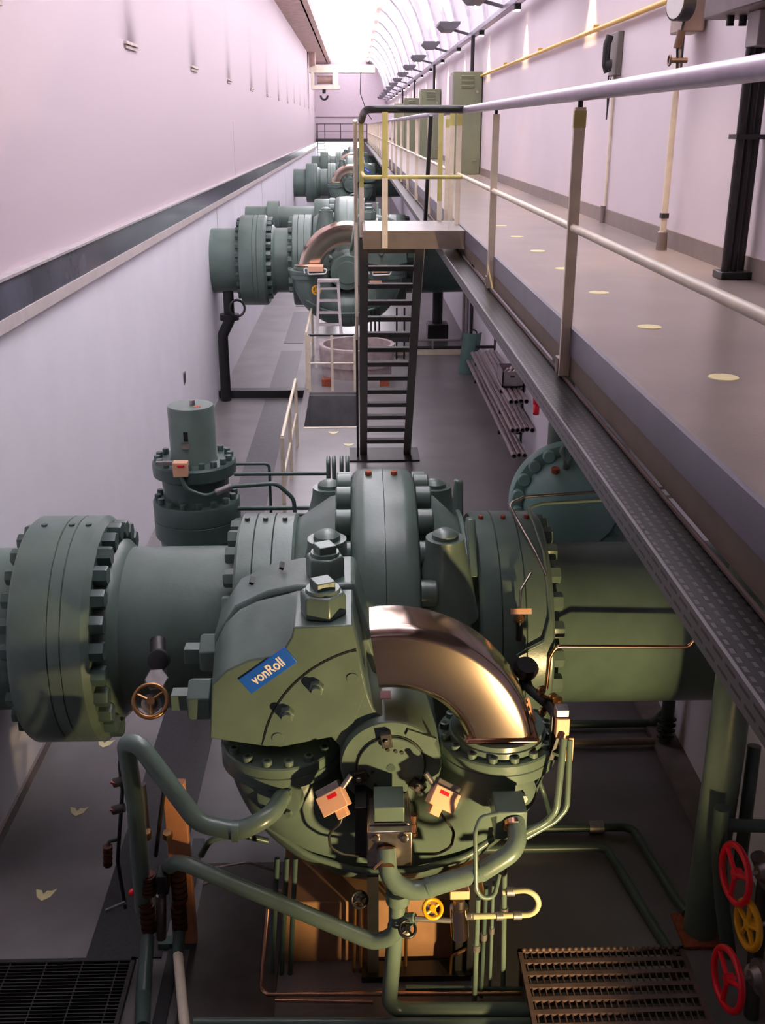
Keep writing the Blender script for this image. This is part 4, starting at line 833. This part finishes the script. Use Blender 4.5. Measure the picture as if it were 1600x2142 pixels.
e = MB()
for x, y in ((1130, 1447), (1153, 1462), (1165, 1470), (1132, 1492)): e.lathe(P(x, y, 6.05), (0.2, -0.5, 0.8), [(0, 0.03), (0.03, 0.03), (0.035, 0.018), (0.06, 0.018)], 12)
t = thing('brass_fittings', (1.285, 6.000, 1.860), 'cluster of brass pipe fittings beside the black hose at the right rim', 'fitting')
obj('fitting', e, BRONZE, t)
obj('cross_pipe', MB().tube([(1.220, 6.050, 1.897), (1.311, 6.050, 1.844), (1.359, 6.000, 1.821)], 0.016, 0.03, 10), BRONZE, t)
# thin tubes on the right neck ring and outlet pipe
def rp_(x, deg, rad=0.955): return (x, M1[1] - rad * sin(R(deg)), M1[2] + rad * cos(R(deg)))
tubething('copper_tube', 'bright copper tube bent along the face of the outlet pipe', 'tubing', [(1.394, 6.660, 1.582), (1.404, 6.660, 1.843), (1.445, 6.660, 1.933), (2.423, 6.660, 1.915), (2.477, 6.660, 2.005), (2.483, 6.660, 2.207)], 0.014, COPPER, 0.06, 12)
tubething('steel_tube', 'thin steel tube over the neck ring running right across the domed vessel, upper one', 'tubing', [rp_(1.40, 42), rp_(1.34, 30), rp_(1.24, 8, 0.98), (1.19, 7.55, 2.72), (1.32, 7.6, 2.76), (2.2, 7.75, 2.76), (2.7, 7.8, 2.76)], 0.011, STEEL, 0.05, 10)
tubething('steel_tube', 'thin green tube over the neck ring running right across the domed vessel, lower one', 'tubing', [rp_(1.16, 78), rp_(1.36, 72), rp_(1.41, 62), rp_(1.40, 30), rp_(1.36, 10, 0.98), (1.33, 7.5, 2.70), (1.45, 7.55, 2.72), (2.2, 7.65, 2.72), (2.7, 7.7, 2.72)], 0.013, GREEN, 0.05, 10)
t = thing('sampling_cock', rp_(1.17, 62), 'small dark sampling cock with an orange tag on the right neck ring', 'valve')
obj('body', MB().cyl(rp_(1.17, 62, 0.92), rp_(1.17, 62, 1.06), 0.03, 12), BRONZE, t)
obj('drop', MB().cyl(rp_(1.17, 62, 1.04), Vector(rp_(1.17, 62, 1.04)) + Vector((0, -0.02, -0.16)), 0.024, 12), BLACK, t)
obj('tag', MB().obox(Vector(rp_(1.17, 62, 1.08)) + Vector((0, 0, 0.06)), (0.075, 0, 0), (0, 0.010, 0.018), (0, -0.004, 0.002)), PEACH, t)
obj('lead', MB().tube([rp_(1.17, 62, 1.0), rp_(1.19, 50, 1.02), rp_(1.28, 42, 0.99)], 0.009, 0.05, 8), STEEL, t)
# left manifold cluster
t = thing('hydraulic_manifold', (-1.301, 5.750, 0.074), 'tall terracotta manifold plate with brown valve cartridges at the lower left', 'manifold')
obj('plate', MB().box(*(-1.318, -1.169, 5.800, 5.860, 0.045, 1.401)), ORANGE, t, 0.006)
obj('back_frame', MB().box(*(-1.446, -1.179, 5.800, 5.880, -0.441, 0.052)), GREEN_D, t)
BRN = mat('brown_anodised', lin(96, 62, 52), 0.35, 0.7, var=0.2)
for k, (x, y0, y1) in enumerate(((312, 1828, 1868), (312, 1888, 1945), (377, 1822, 1882), (377, 1890, 1942))):
    n_ = 5; prof = []; L_ = (Vector(P(x, y1, 5.7)) - Vector(P(x, y0, 5.7))).length
    for j in range(n_): prof += [(L_ * j / n_, 0.055), (L_ * (j + 0.7) / n_, 0.055), (L_ * (j + 0.72) / n_, 0.043), (L_ * (j + 0.98) / n_, 0.043)]
    obj('valve_cartridge', MB().lathe(P(x, y1, 5.70), (0, 0, 1), prof, 18), BRN, t)
obj('steel_spool', MB().cyl((-1.389, 5.680, 0.219), (-1.361, 5.680, 0.589), 0.035, 16), STEEL, t)
obj('black_coil', MB().box(*(-1.379, -1.303, 5.640, 5.760, 0.623, 0.772)), BLACK, t, 0.005)
for x, y in ((308, 1750), (352, 1752)): obj('brass_nut', MB().hexn(P(x, y, 5.72), (0, -0.3, 1), 0.035, 0.06), BRONZE, t)
obj('mast_tube', MB().cyl((-1.440, 5.740, 1.007), (-1.441, 5.760, 1.431), 0.03, 12), DKSTEEL, t)
obj('wire_conduit', MB().tube([(-1.287, 5.760, 1.428), (-1.344, 5.760, 1.125), (-1.391, 5.760, 0.852)], 0.014, 0.05, 8), BLACK, t)
obj('red_knob', MB().sphere((-1.568, 5.720, 0.580), 0.025), REDP, t)
tubething('manifold_pipe', 'blue-green pipe dropping from the left manifold to the floor grating', 'pipe', [(-1.479, 5.660, 0.248), (-1.449, 5.300, 0.102), (-1.395, 5.000, 0.132)], 0.05, GREEN_D, 0.1, 16)
tubething('manifold_pipe', 'pale pink-white pipe standing below the left manifold at the bottom edge', 'pipe', [(-1.243, 5.500, 0.244), (-1.174, 5.200, 0.197), (-1.111, 4.930, 0.141)], 0.034, RAILP, 0.1, 16)
tubething('manifold_pipe', 'dark green pipe between the manifold cartridge and the pale pipe', 'pipe', [(-1.259, 5.700, 0.281), (-1.244, 5.500, 0.236)], 0.042, GREEN_D, 0, 16)
t = thing('gauge_valve_mast', (-1.610, 5.900, 1.487), 'thin dark tube with two small red-handled valves left of the oil pipe', 'valve')
obj('tube', MB().tube([(-1.481, 5.900, 1.690), (-1.576, 5.900, 1.651), (-1.610, 5.900, 1.487), (-1.607, 5.900, 1.296), (-1.693, 5.900, 0.704), (-1.662, 5.850, 0.331)], 0.014, 0.08, 10), BLACK, t)
for x, y in ((246, 1638), (244, 1695)):
    b = obj('cock', MB().cyl(P(x - 8, y, 5.88), P(x + 16, y - 6, 5.88), 0.032, 12), DKSTEEL, t)
    obj('red_handle', MB().bar(P(x - 14, y - 2, 5.86), P(x + 2, y + 2, 5.86), 0.02, 0.014), mat('dull_red_%d' % y, lin(130, 34, 44), 0.4), b)
e = MB()
for k in range(4): e.lathe(P(225, 1770 + 11 * k, 5.85), (0, 0, -1), [(0, 0.034), (0.022, 0.034), (0.023, 0.026), (0.035, 0.026)], 12)
obj('threaded_fitting', e, BRN, t); obj('fitting_arm', MB().tube([(-1.737, 5.850, 0.858), (-1.729, 5.870, 0.890), (-1.670, 5.900, 0.881)], 0.012, 0.02, 8), BLACK, t)
obj('lever_arm', MB().bar((-1.783, 5.800, 0.357), (-1.644, 5.800, 0.425), 0.02, 0.02), GALV, t)
# curved hoses in the dark left of the plinth
for k, (pts, r_, mm_, lb_) in enumerate((
    ([(-1.113, 5.900, 0.732), (-1.039, 5.900, 0.872), (-0.846, 5.950, 0.869), (-0.654, 6.000, 0.765)], 0.022, GREEN_D, 'dark green hose arching behind the slanting drain pipe'),
    ([(-1.078, 5.850, 0.658), (-0.777, 5.850, 0.713), (-0.549, 5.850, 0.606)], 0.008, STEEL, 'thin bright rod behind the slanting drain pipe, upper one'),
    ([(-1.084, 5.750, 0.612), (-1.016, 5.750, 0.643), (-0.840, 5.750, 0.558), (-0.544, 5.750, 0.551)], 0.010, STEEL, 'thin bright rod behind the slanting drain pipe, lower one'))):
    tubething('oil_line', lb_, 'tubing', pts, r_, mm_, 0.1, 10)
t = thing('vertical_tubes', (-0.538, 5.700, 0.643), 'three dark upright tubes at the left edge of the brown plinth', 'tubing')
for x in (580, 600, 618): obj('tube', MB().cyl(P(x, 1795, 5.62), P(x - 12, 2060, 5.55), 0.018, 10), GREEN_D, t)
tubething('base_tube', 'thin copper tube running along the floor in front of the plinth, upper one', 'tubing', [(-0.621, 5.500, 0.618), (-0.672, 5.300, 0.122), (-0.623, 5.270, 0.111), (1.065, 5.270, 0.073)], 0.016, COPPER, 0.06, 10)
tubething('base_tube', 'thin copper tube running along the floor in front of the plinth, lower one', 'tubing', [(-0.569, 5.200, 0.132), (0.073, 5.200, 0.098)], 0.015, COPPER, 0.06, 10)
tubething('base_tube', 'thin green tube on the floor right of the vertical pipe', 'tubing', [(0.294, 5.330, 0.083), (0.751, 5.330, 0.062), (1.075, 5.330, 0.045)], 0.02, GREEN_D, 0.06, 10)
t = thing('plinth_tubes', (-0.038, 5.600, -0.113), 'pairs of slim upright tubes standing against the brown plinth', 'tubing')
for x in (742, 756, 838, 850): obj('tube', MB().cyl(P(x, 1890, 5.56), P(x - 2, 2055, 5.56), 0.012, 8), BRONZE, t)
obj('bent_tube', MB().tube([(0.713, 5.480, 0.260), (0.616, 5.480, 0.200), (0.606, 5.480, -0.052)], 0.012, 0.05, 8), BRONZE, t)
tubething('front_pipe', 'pale green pipe along the floor at the very bottom edge of the picture', 'pipe', [(-1.076, 5.030, 0.131), (1.245, 5.030, 0.066)], 0.035, GREEN, 0, 16)
tag(obj('floor_plate', MB().box(-1.22, -0.58, 4.4, 6.7, 0, 0.014), mat('dark_brown_plate', lin(62, 52, 47), 0.55, var=0.2, scale=5), None, 0.003, org=(-0.9, 5.5, 0)), 'dark brown steel floor plate between the left manifold and the plinth', 'floor plate')
# gratings
def grating(name, label, x0, x1, y0, y1, z, along, sp, cross, m, h=0.04, w=0.006, grp=None):
    t = thing(name, ((x0 + x1) / 2, (y0 + y1) / 2, z - h), label, 'grating', grp)
    e = MB()
    for a, b, c_, d in ((x0, x1, y0, y0 + 0.03), (x0, x1, y1 - 0.03, y1), (x0, x0 + 0.03, y0, y1), (x1 - 0.03, x1, y0, y1)): e.box(a, b, c_, d, z - h, z + 0.003)
    obj('frame', e, m, t)
    e = MB(); v = (y0 if along == 'x' else x0) + sp
    while v < (y1 if along == 'x' else x1) - 0.02:
        if along == 'x': e.box(x0, x1, v - w / 2, v + w / 2, z - h, z)
        else: e.box(v - w / 2, v + w / 2, y0, y1, z - h, z)
        v += sp
    v = (x0 if along == 'x' else y0) + cross
    while v < (x1 if along == 'x' else y1) - 0.02:
        if along == 'x': e.box(v - 0.004, v + 0.004, y0, y1, z - h * 0.6, z - 0.002)
        else: e.box(x0, x1, v - 0.004, v + 0.004, z - h * 0.6, z - 0.002)
        v += cross
    obj('bars', e, m, t); return t
gt = grating('step_grating', 'brown serrated step grating raised above the floor at the bottom right', 1.06, 2.19, 4.3, 5.46, 0.27, 'x', 0.105, 0.044, RUSTG, 0.045, 0.035)
e = MB(); xx = 1.10
while xx < 2.16: e.sphere((xx, 5.445, 0.275), 0.016, 1, 8, 6); xx += 0.044
obj('nosing_studs', e, RUSTG, gt)
for x, y in ((1.1, 5.42), (2.15, 5.42), (1.1, 4.35), (2.15, 4.35)): obj('leg', MB().box(x - 0.025, x + 0.025, y - 0.02, y + 0.02, 0, 0.25), RUSTG, gt)
grating('floor_grating', 'black floor grating filling the bottom left corner', -2.94, -1.58, 3.2, 5.69, 0.045, 'x', 0.03, 0.25, GRAT, 0.04, 0.006)
for k, (a, b) in enumerate(((5.72, 10.2), (11.2, 21.5), (22.2, 26.6), (27.6, 32.6), (33.6, 40))):
    tag(obj('cover_plate', MB().box(-1.94, -1.41, a, b, 0, 0.012), GRAT if k == 0 else CHEQ, None, 0, org=(-1.675, (a + b) / 2, 0)),
        'dark chequer cover plate strip in the left trench floor, %s' % ['nearest the camera beside the manifold', 'long one beside the raised floor', 'third along, by the drain pipe', 'fourth along', 'fifth along'][k], 'floor plate', 'cover plates in the trench floor')
tag(obj('floor_channel', MB().box(-1.37, -1.28, 4.9, 7.0, 0, 0.02), BLACK, None, org=(-1.32, 6, 0)), 'narrow black floor channel right of the left manifold', 'channel')
for k, y in enumerate((8.44, 7.41, 6.39)):
    e = MB(); e.prism([(-0.075, 0.028), (-0.05, -0.012), (0.0, -0.035), (0.055, -0.015), (0.085, 0.03), (0.05, 0.018), (0.015, 0.02), (-0.005, 0.0), (-0.03, 0.022)], 0, 0.003, lambda a, b, d: (-2.42 + a, y + b * 2, d))
    tag(obj('floor_marker', e, MARK, None, org=(-2.42, y, 0)), 'pale crescent-shaped floor marker in the left trench, %s' % ['farthest of three', 'middle of three', 'nearest of three'][k], 'floor marker', 'crescent markers in the left trench')
for k, (x, y) in enumerate(((-0.35, 14.83), (-0.12, 14.2))):
    e = MB(); e.prism([(-0.075, 0.028), (-0.05, -0.012), (0.0, -0.035), (0.055, -0.015), (0.085, 0.03), (0.015, 0.02)], 1.2, 1.203, lambda a, b, d: (x + a, y + b * 2, d))
    tag(obj('floor_marker', e, MARK, None, org=(x, y, 1.2)), 'pale floor marker on the raised floor left of the stair ladder, %s one' % ['farther', 'nearer'][k], 'floor marker', 'pale markers on the raised floor')
# handwheels and pipework at the right edge
def hwr(c, lab, Rm, m, r, body=0.12): return handwheel('handwheel', lab, c, (-0.99, -0.10, 0.06), Rm, r, m, 3 if Rm > 0.18 else 5, 0.22, body, 'large handwheels at the right edge')
hwr((2.428, 5.350, 0.960), 'upper red handwheel at the right edge, above the yellow one', 0.185, REDP, 0.022)
hwr((2.469, 5.150, 0.728), 'yellow handwheel between the two red ones at the right edge', 0.145, YELP, 0.022)
hwr((2.297, 4.950, 0.485), 'lower red handwheel at the right edge, below the yellow one', 0.185, REDP, 0.022)
t = thing('valve_pipework', (2.645, 5.700, 1.169), 'dark green pipe frame behind the handwheels at the right edge', 'pipe')
obj('upright_pipe', MB().cyl((2.678, 5.900, 1.563), (2.634, 5.750, 0.611), 0.045, 16), GREEN_D, t)
obj('cross_pipe', MB().cyl((2.426, 5.640, 1.118), (2.712, 5.640, 1.105), 0.045, 16), GREEN_D, t)
obj('side_pipe', MB().tube([(2.395, 5.620, 1.272), (2.405, 5.620, 0.963), (2.446, 5.500, 0.547), (2.492, 5.400, 0.230)], 0.05, 0.1, 16), GREEN_D, t)
obj('feed_pipe', MB().tube([(2.702, 5.500, 0.780), (2.623, 5.300, 0.323), (2.565, 5.100, -0.046)], 0.05, 0.1, 14), DKSTEEL, t)
obj('steel_coupling', MB().cyl((2.628, 5.500, 0.977), (2.697, 5.500, 0.820), 0.05, 14), GALV, t)
obj('steel_tee', MB().cyl((2.502, 5.100, 0.401), (2.612, 5.100, 0.319), 0.05, 14), GALV, t)
# ================================================================== RAISED FLOOR AND BEYOND
def guard(name, label, posts, zt, m, top=None, r=0.022, mid=True, z0=1.2):
    t = thing(name, (*posts[0], z0), label, 'railing')
    obj('top_rail', MB().tube([(x, y, zt) for x, y in posts], r, 0.02, 12), top or m, t)
    if mid: obj('midrail', MB().tube([(x, y, z0 + (zt - z0) * 0.5) for x, y in posts], r * 0.7, 0.02, 10), m, t)
    for x, y in posts: obj('post', MB().box(x - r, x + r, y - r, y + r, z0, zt), m, t)
    return t
guard('guard_rail', 'cream guard rail along the raised floor edge left of the stair well', [(-0.85, 11.3), (-0.85, 12.7), (-0.85, 14.15)], 2.17, RAILP)
guard('guard_rail', 'guard rail with black top bar behind the stair well, before the steel ring', [(-0.80, 17.42), (-0.41, 17.42), (-0.02, 17.42)], 2.17, RAILP, BLACK)
guard('guard_rail', 'cream guard rail on the raised floor edge beside the steel ring', [(-0.85, 17.6), (-0.85, 20.3)], 2.17, RAILP)
t = thing('steel_ring', (0.02, 18.25, 1.2), 'big wide steel ring standing on the floor behind the stair ladder', 'ring')
prof = [(0.12, 0.62), (0.30, 0.62), (0.32, 0.66), (0.60, 0.68), (0.63, 0.68), (0.66, 0.67), (0.66, 0.60), (0.12, 0.58)]
e = MB(); e.lathe((0.02, 18.25, 1.2), (0, 0, 1), prof, 72, False)
rv = e.bm; rv.verts.ensure_lookup_table(); n = 72; m_ = len(prof)
for j in range(n): rv.faces.new((rv.verts[j], rv.verts[(m_ - 1) * n + j], rv.verts[(m_ - 1) * n + (j + 1) % n], rv.verts[(j + 1) % n]))
obj('rim', e, mat('machined_ring', lin(176, 160, 160), 0.45, 0.2, var=0.15, scale=8), t)
for k, (x, y) in enumerate(((-0.52, 17.82), (0.50, 17.80), (0.02, 18.85))):
    tag(obj('wood_block', MB().box(x - 0.08, x + 0.08, y - 0.07, y + 0.07, 1.2, 1.325), RUST, None, 0.004, org=(x, y, 1.2)), ['red-brown block under the left front of the steel ring', 'red-brown block under the right front of the steel ring', 'red-brown block under the back of the steel ring'][k], 'block', 'blocks carrying the steel ring')
# aluminium stepladder
ALU = mat('matt_aluminium', lin(206, 196, 198), 0.45, 0.3, var=0.05)
sx, sy = -0.50, 19.45
t = thing('stepladder', (sx, sy, 1.2), 'small aluminium stepladder standing in front of the second valve', 'stepladder')
for s in (-1, 1):
    obj('front_rail', MB().bar((sx + s * 0.25, sy - 0.25, 1.2), (sx + s * 0.18, sy + 0.05, 2.78), 0.05, 0.06), ALU, t)
    obj('rear_rail', MB().bar((sx + s * 0.27, sy + 0.55, 1.2), (sx + s * 0.17, sy + 0.12, 2.70), 0.03, 0.03), ALU, t)
for k in range(7):
    f_ = (k + 0.6) / 7.2; w_ = 0.25 - 0.07 * f_
    obj('step', MB().box(sx - w_, sx + w_, sy - 0.25 + 0.30 * f_ - 0.03, sy - 0.25 + 0.30 * f_ + 0.09, 1.2 + 1.58 * f_ - 0.015, 1.2 + 1.58 * f_ + 0.02), ALU, t)
obj('top_cap', MB().box(sx - 0.20, sx + 0.20, sy - 0.03, sy + 0.16, 2.77, 2.82), ALU, t, 0.005)
handwheel('yellow_handwheel', 'small yellow handwheel on the left side of the second valve servomotor', (-0.734, 19.750, 2.580), (0.2, -1, 0.2), 0.075, 0.02, YELP, 4, 0.3)
for k, (x, y, lab) in enumerate(((660, 565, 'switch bracket with cable loop at the left flange of the second valve'), (795, 567, 'switch bracket with cable loop seen through the stair ladder on the second valve'))):
    t = thing('switch_bracket', P(x, y, 19.6), lab, 'switch')
    obj('housing', MB().box(*(lambda q: (q[0] - 0.14, q[0] + 0.14, 19.6, 19.98, q[2] - 0.03, q[2] + 0.06))(P(x, y, 19.6))), PEACH, t)
    q = Vector(P(x, y + 2, 19.55)); e = MB(); e.tube([q + Vector((-0.2, 0, -0.04)), q + Vector((-0.22, 0, 0.04)), q + Vector((-0.14, 0, 0.06)), q + Vector((-0.14, 0, -0.06)), q + Vector((0.18, 0, -0.05)), q + Vector((0.22, 0, 0.03)), q + Vector((0.15, 0, 0.04))], 0.012, 0.03, 8)
    obj('cable_loop', e, WHITE, t)
t = thing('tag_board', (0.359, 19.500, 2.727), 'beige tag board on the second valve seen between the ladder treads', 'board')
obj('board', MB().box(*(0.269, 0.493, 19.500, 19.550, 2.674, 2.781)), PEACH, t); obj('stem', MB().cyl((0.377, 19.550, 2.667), (0.385, 19.550, 2.310), 0.03, 10), GREEN, t); obj('arm', MB().cyl((0.384, 19.500, 2.354), (0.395, 20.050, 2.266), 0.03, 10), GREEN, t)
# pipe frame and curb in front of the second outlet pipe
struct('floor_curb_far', MB().box(0.75, 2.36, 20.35, 20.55, 1.2, 1.27), RAILP)
t = thing('conduit_frame', (1.9, 20.5, 1.2), 'dark grey conduit frame standing on the floor below the second outlet pipe', 'conduit')
obj('upright', MB().tube([(2.22, 20.6, 1.2), (2.22, 20.6, 4.2)], 0.04, 0, 10), GREYP, t)
obj('upright', MB().tube([(2.32, 20.6, 1.2), (2.32, 20.6, 4.2)], 0.03, 0, 10), DKSTEEL, t)
obj('loop', MB().tube([(0.9, 20.6, 1.45), (2.12, 20.6, 1.45), (2.16, 20.6, 1.6), (2.16, 20.6, 3.2)], 0.025, 0.08, 10), GREYP, t)
obj('low_rail', MB().tube([(0.9, 20.6, 1.3), (2.2, 20.6, 1.3)], 0.03, 0, 10), DKSTEEL, t)
for x in (1.2, 1.55): obj('clip', MB().box(x - 0.02, x + 0.02, 20.57, 20.63, 1.2, 1.46), GREYP, t)
t = thing('tube_rack_far', (0.7, 20.2, 1.2), 'dark frame with small tubes seen low through the stair ladder', 'frame')
obj('frame', MB().box(0.15, 1.15, 19.9, 20.1, 1.55, 1.72), DKSTEEL, t)
for x in (0.3, 0.38, 0.46, 0.8, 0.95): obj('tube', MB().cyl((x, 20.0, 1.2), (x, 20.0, 2.2), 0.018, 8), BLACK, t)
# pipe store on the right wall of the raised floor
r_ = thing('pipe_rack', (2.3, 15.5, 1.2), 'wall brackets holding three layers of spare pipes on the right wall', 'rack')
for y in (14.1, 17.2):
    for z_ in (1.405, 1.705, 2.005): obj('bracket_arm', MB().box(2.02, 2.36, y - 0.025, y + 0.025, z_ - 0.03, z_ + 0.015), DKSTEEL, r_)
    obj('bracket_upright', MB().box(2.335, 2.36, y - 0.04, y + 0.04, 1.2, 2.4), DKSTEEL, r_)
layers = [(1.453, 12.75, 19.0, (2.06, 2.13, 2.20), 'bottom'), (1.753, 12.95, 18.0, (2.05, 2.115, 2.18, 2.245, 2.31), 'middle'), (2.053, 13.2, 16.6, (2.06, 2.13, 2.20, 2.27), 'top')]
for z_, y0, y1, xs, nm in layers:
    for k, x in enumerate(xs):
        a, b = y0 + random.uniform(0, 0.12), y1 - random.uniform(0, 0.3)
        e = MB(); e.lathe((x, a, z_), (0, 1, 0), [(0.15, 0.027), (0, 0.027), (0, 0.0335), (b - a, 0.0335)], 16)
        p_ = thing('spare_pipe', (x, a, z_), 'spare steel pipe, %s rack layer, %s from the floor side towards the wall' % (nm, ['first', 'second', 'third', 'fourth', 'fifth'][k]), 'pipe', 'spare pipes on the wall rack')
        obj('pipe', e, STOCK, p_); obj('bore', MB().cyl((x, a + 0.12, z_), (x, a + 0.14, z_), 0.027, 14), BLACK, p_)
cx0, cx1, cy0, cy1, cz = 2.03, 2.33, 13.95, 14.5, 2.09
t = thing('parts_crate', (2.18, 14.2, cz), 'grey plastic crate full of fittings on top of the spare pipes', 'crate')
e = MB(); e.box(cx0, cx1, cy0, cy1, cz, cz + 0.02)
for a in ((cx0, cx0 + 0.015, cy0, cy1), (cx1 - 0.015, cx1, cy0, cy1), (cx0, cx1, cy0, cy0 + 0.015), (cx0, cx1, cy1 - 0.015, cy1)): e.box(*a, cz, cz + 0.22)
obj('body', e, GREYP, t)
obj('label_strip', MB().box(2.14, 2.20, cy0 - 0.002, cy0, cz + 0.14, cz + 0.16), DKSTEEL, t)
for k in range(7):
    x, y = random.uniform(cx0 + 0.07, cx1 - 0.07), cy0 + 0.06 + 0.07 * k
    tag(obj('pipe_fitting', MB().cyl((x - 0.03, y, cz + 0.10), (x + 0.04, y + 0.02, cz + 0.18), 0.035, 12), STEEL if k % 2 else GALV, None, org=(x, y, cz + 0.1)), 'shiny pipe fitting lying inside the grey crate', 'fitting', 'fittings inside the grey crate')
t = thing('guard_sheet', (2.09, 18.4, 1.2), 'bent teal guard sheet with a handle leaning at the end of the spare pipes', 'guard')
f = lambda a, b, d: (2.05 + a, 18.9 + b, 1.2 + d)
poly = [(-0.17 + 0.0, 0.0), (-0.14, -0.10), (-0.05, -0.17), (0.05, -0.17), (0.14, -0.10), (0.17, 0.0), (0.15, 0.0), (0.12, -0.085), (0.04, -0.15), (-0.04, -0.15), (-0.12, -0.085), (-0.15, 0.0)]
obj('sheet', MB().prism(poly, 0.0, 0.75, lambda a, b, d: (2.06 + a + 0.12 * d, 18.75 + b + 0.05 * d, 1.2 + d)), mat('guard_teal', lin(84, 120, 112), 0.4), t)
obj('handle', MB().arc((2.15, 18.68, 1.95), (1, 0, 0), (0, 0, 1), 0.06, 0.014, 0, pi, 14, 8), DKSTEEL, t)
t = thing('hydrant_cap', (2.33, 12.6, 2.2), 'small red valve cap on the lower right wall below the cable tray', 'valve')
obj('cap', MB().cyl((2.36, 12.6, 2.25), (2.24, 12.6, 2.25), 0.06, 16), REDP, t); obj('outlet', MB().cyl((2.28, 12.6, 2.22), (2.26, 12.5, 2.1), 0.04, 14), REDP, t)
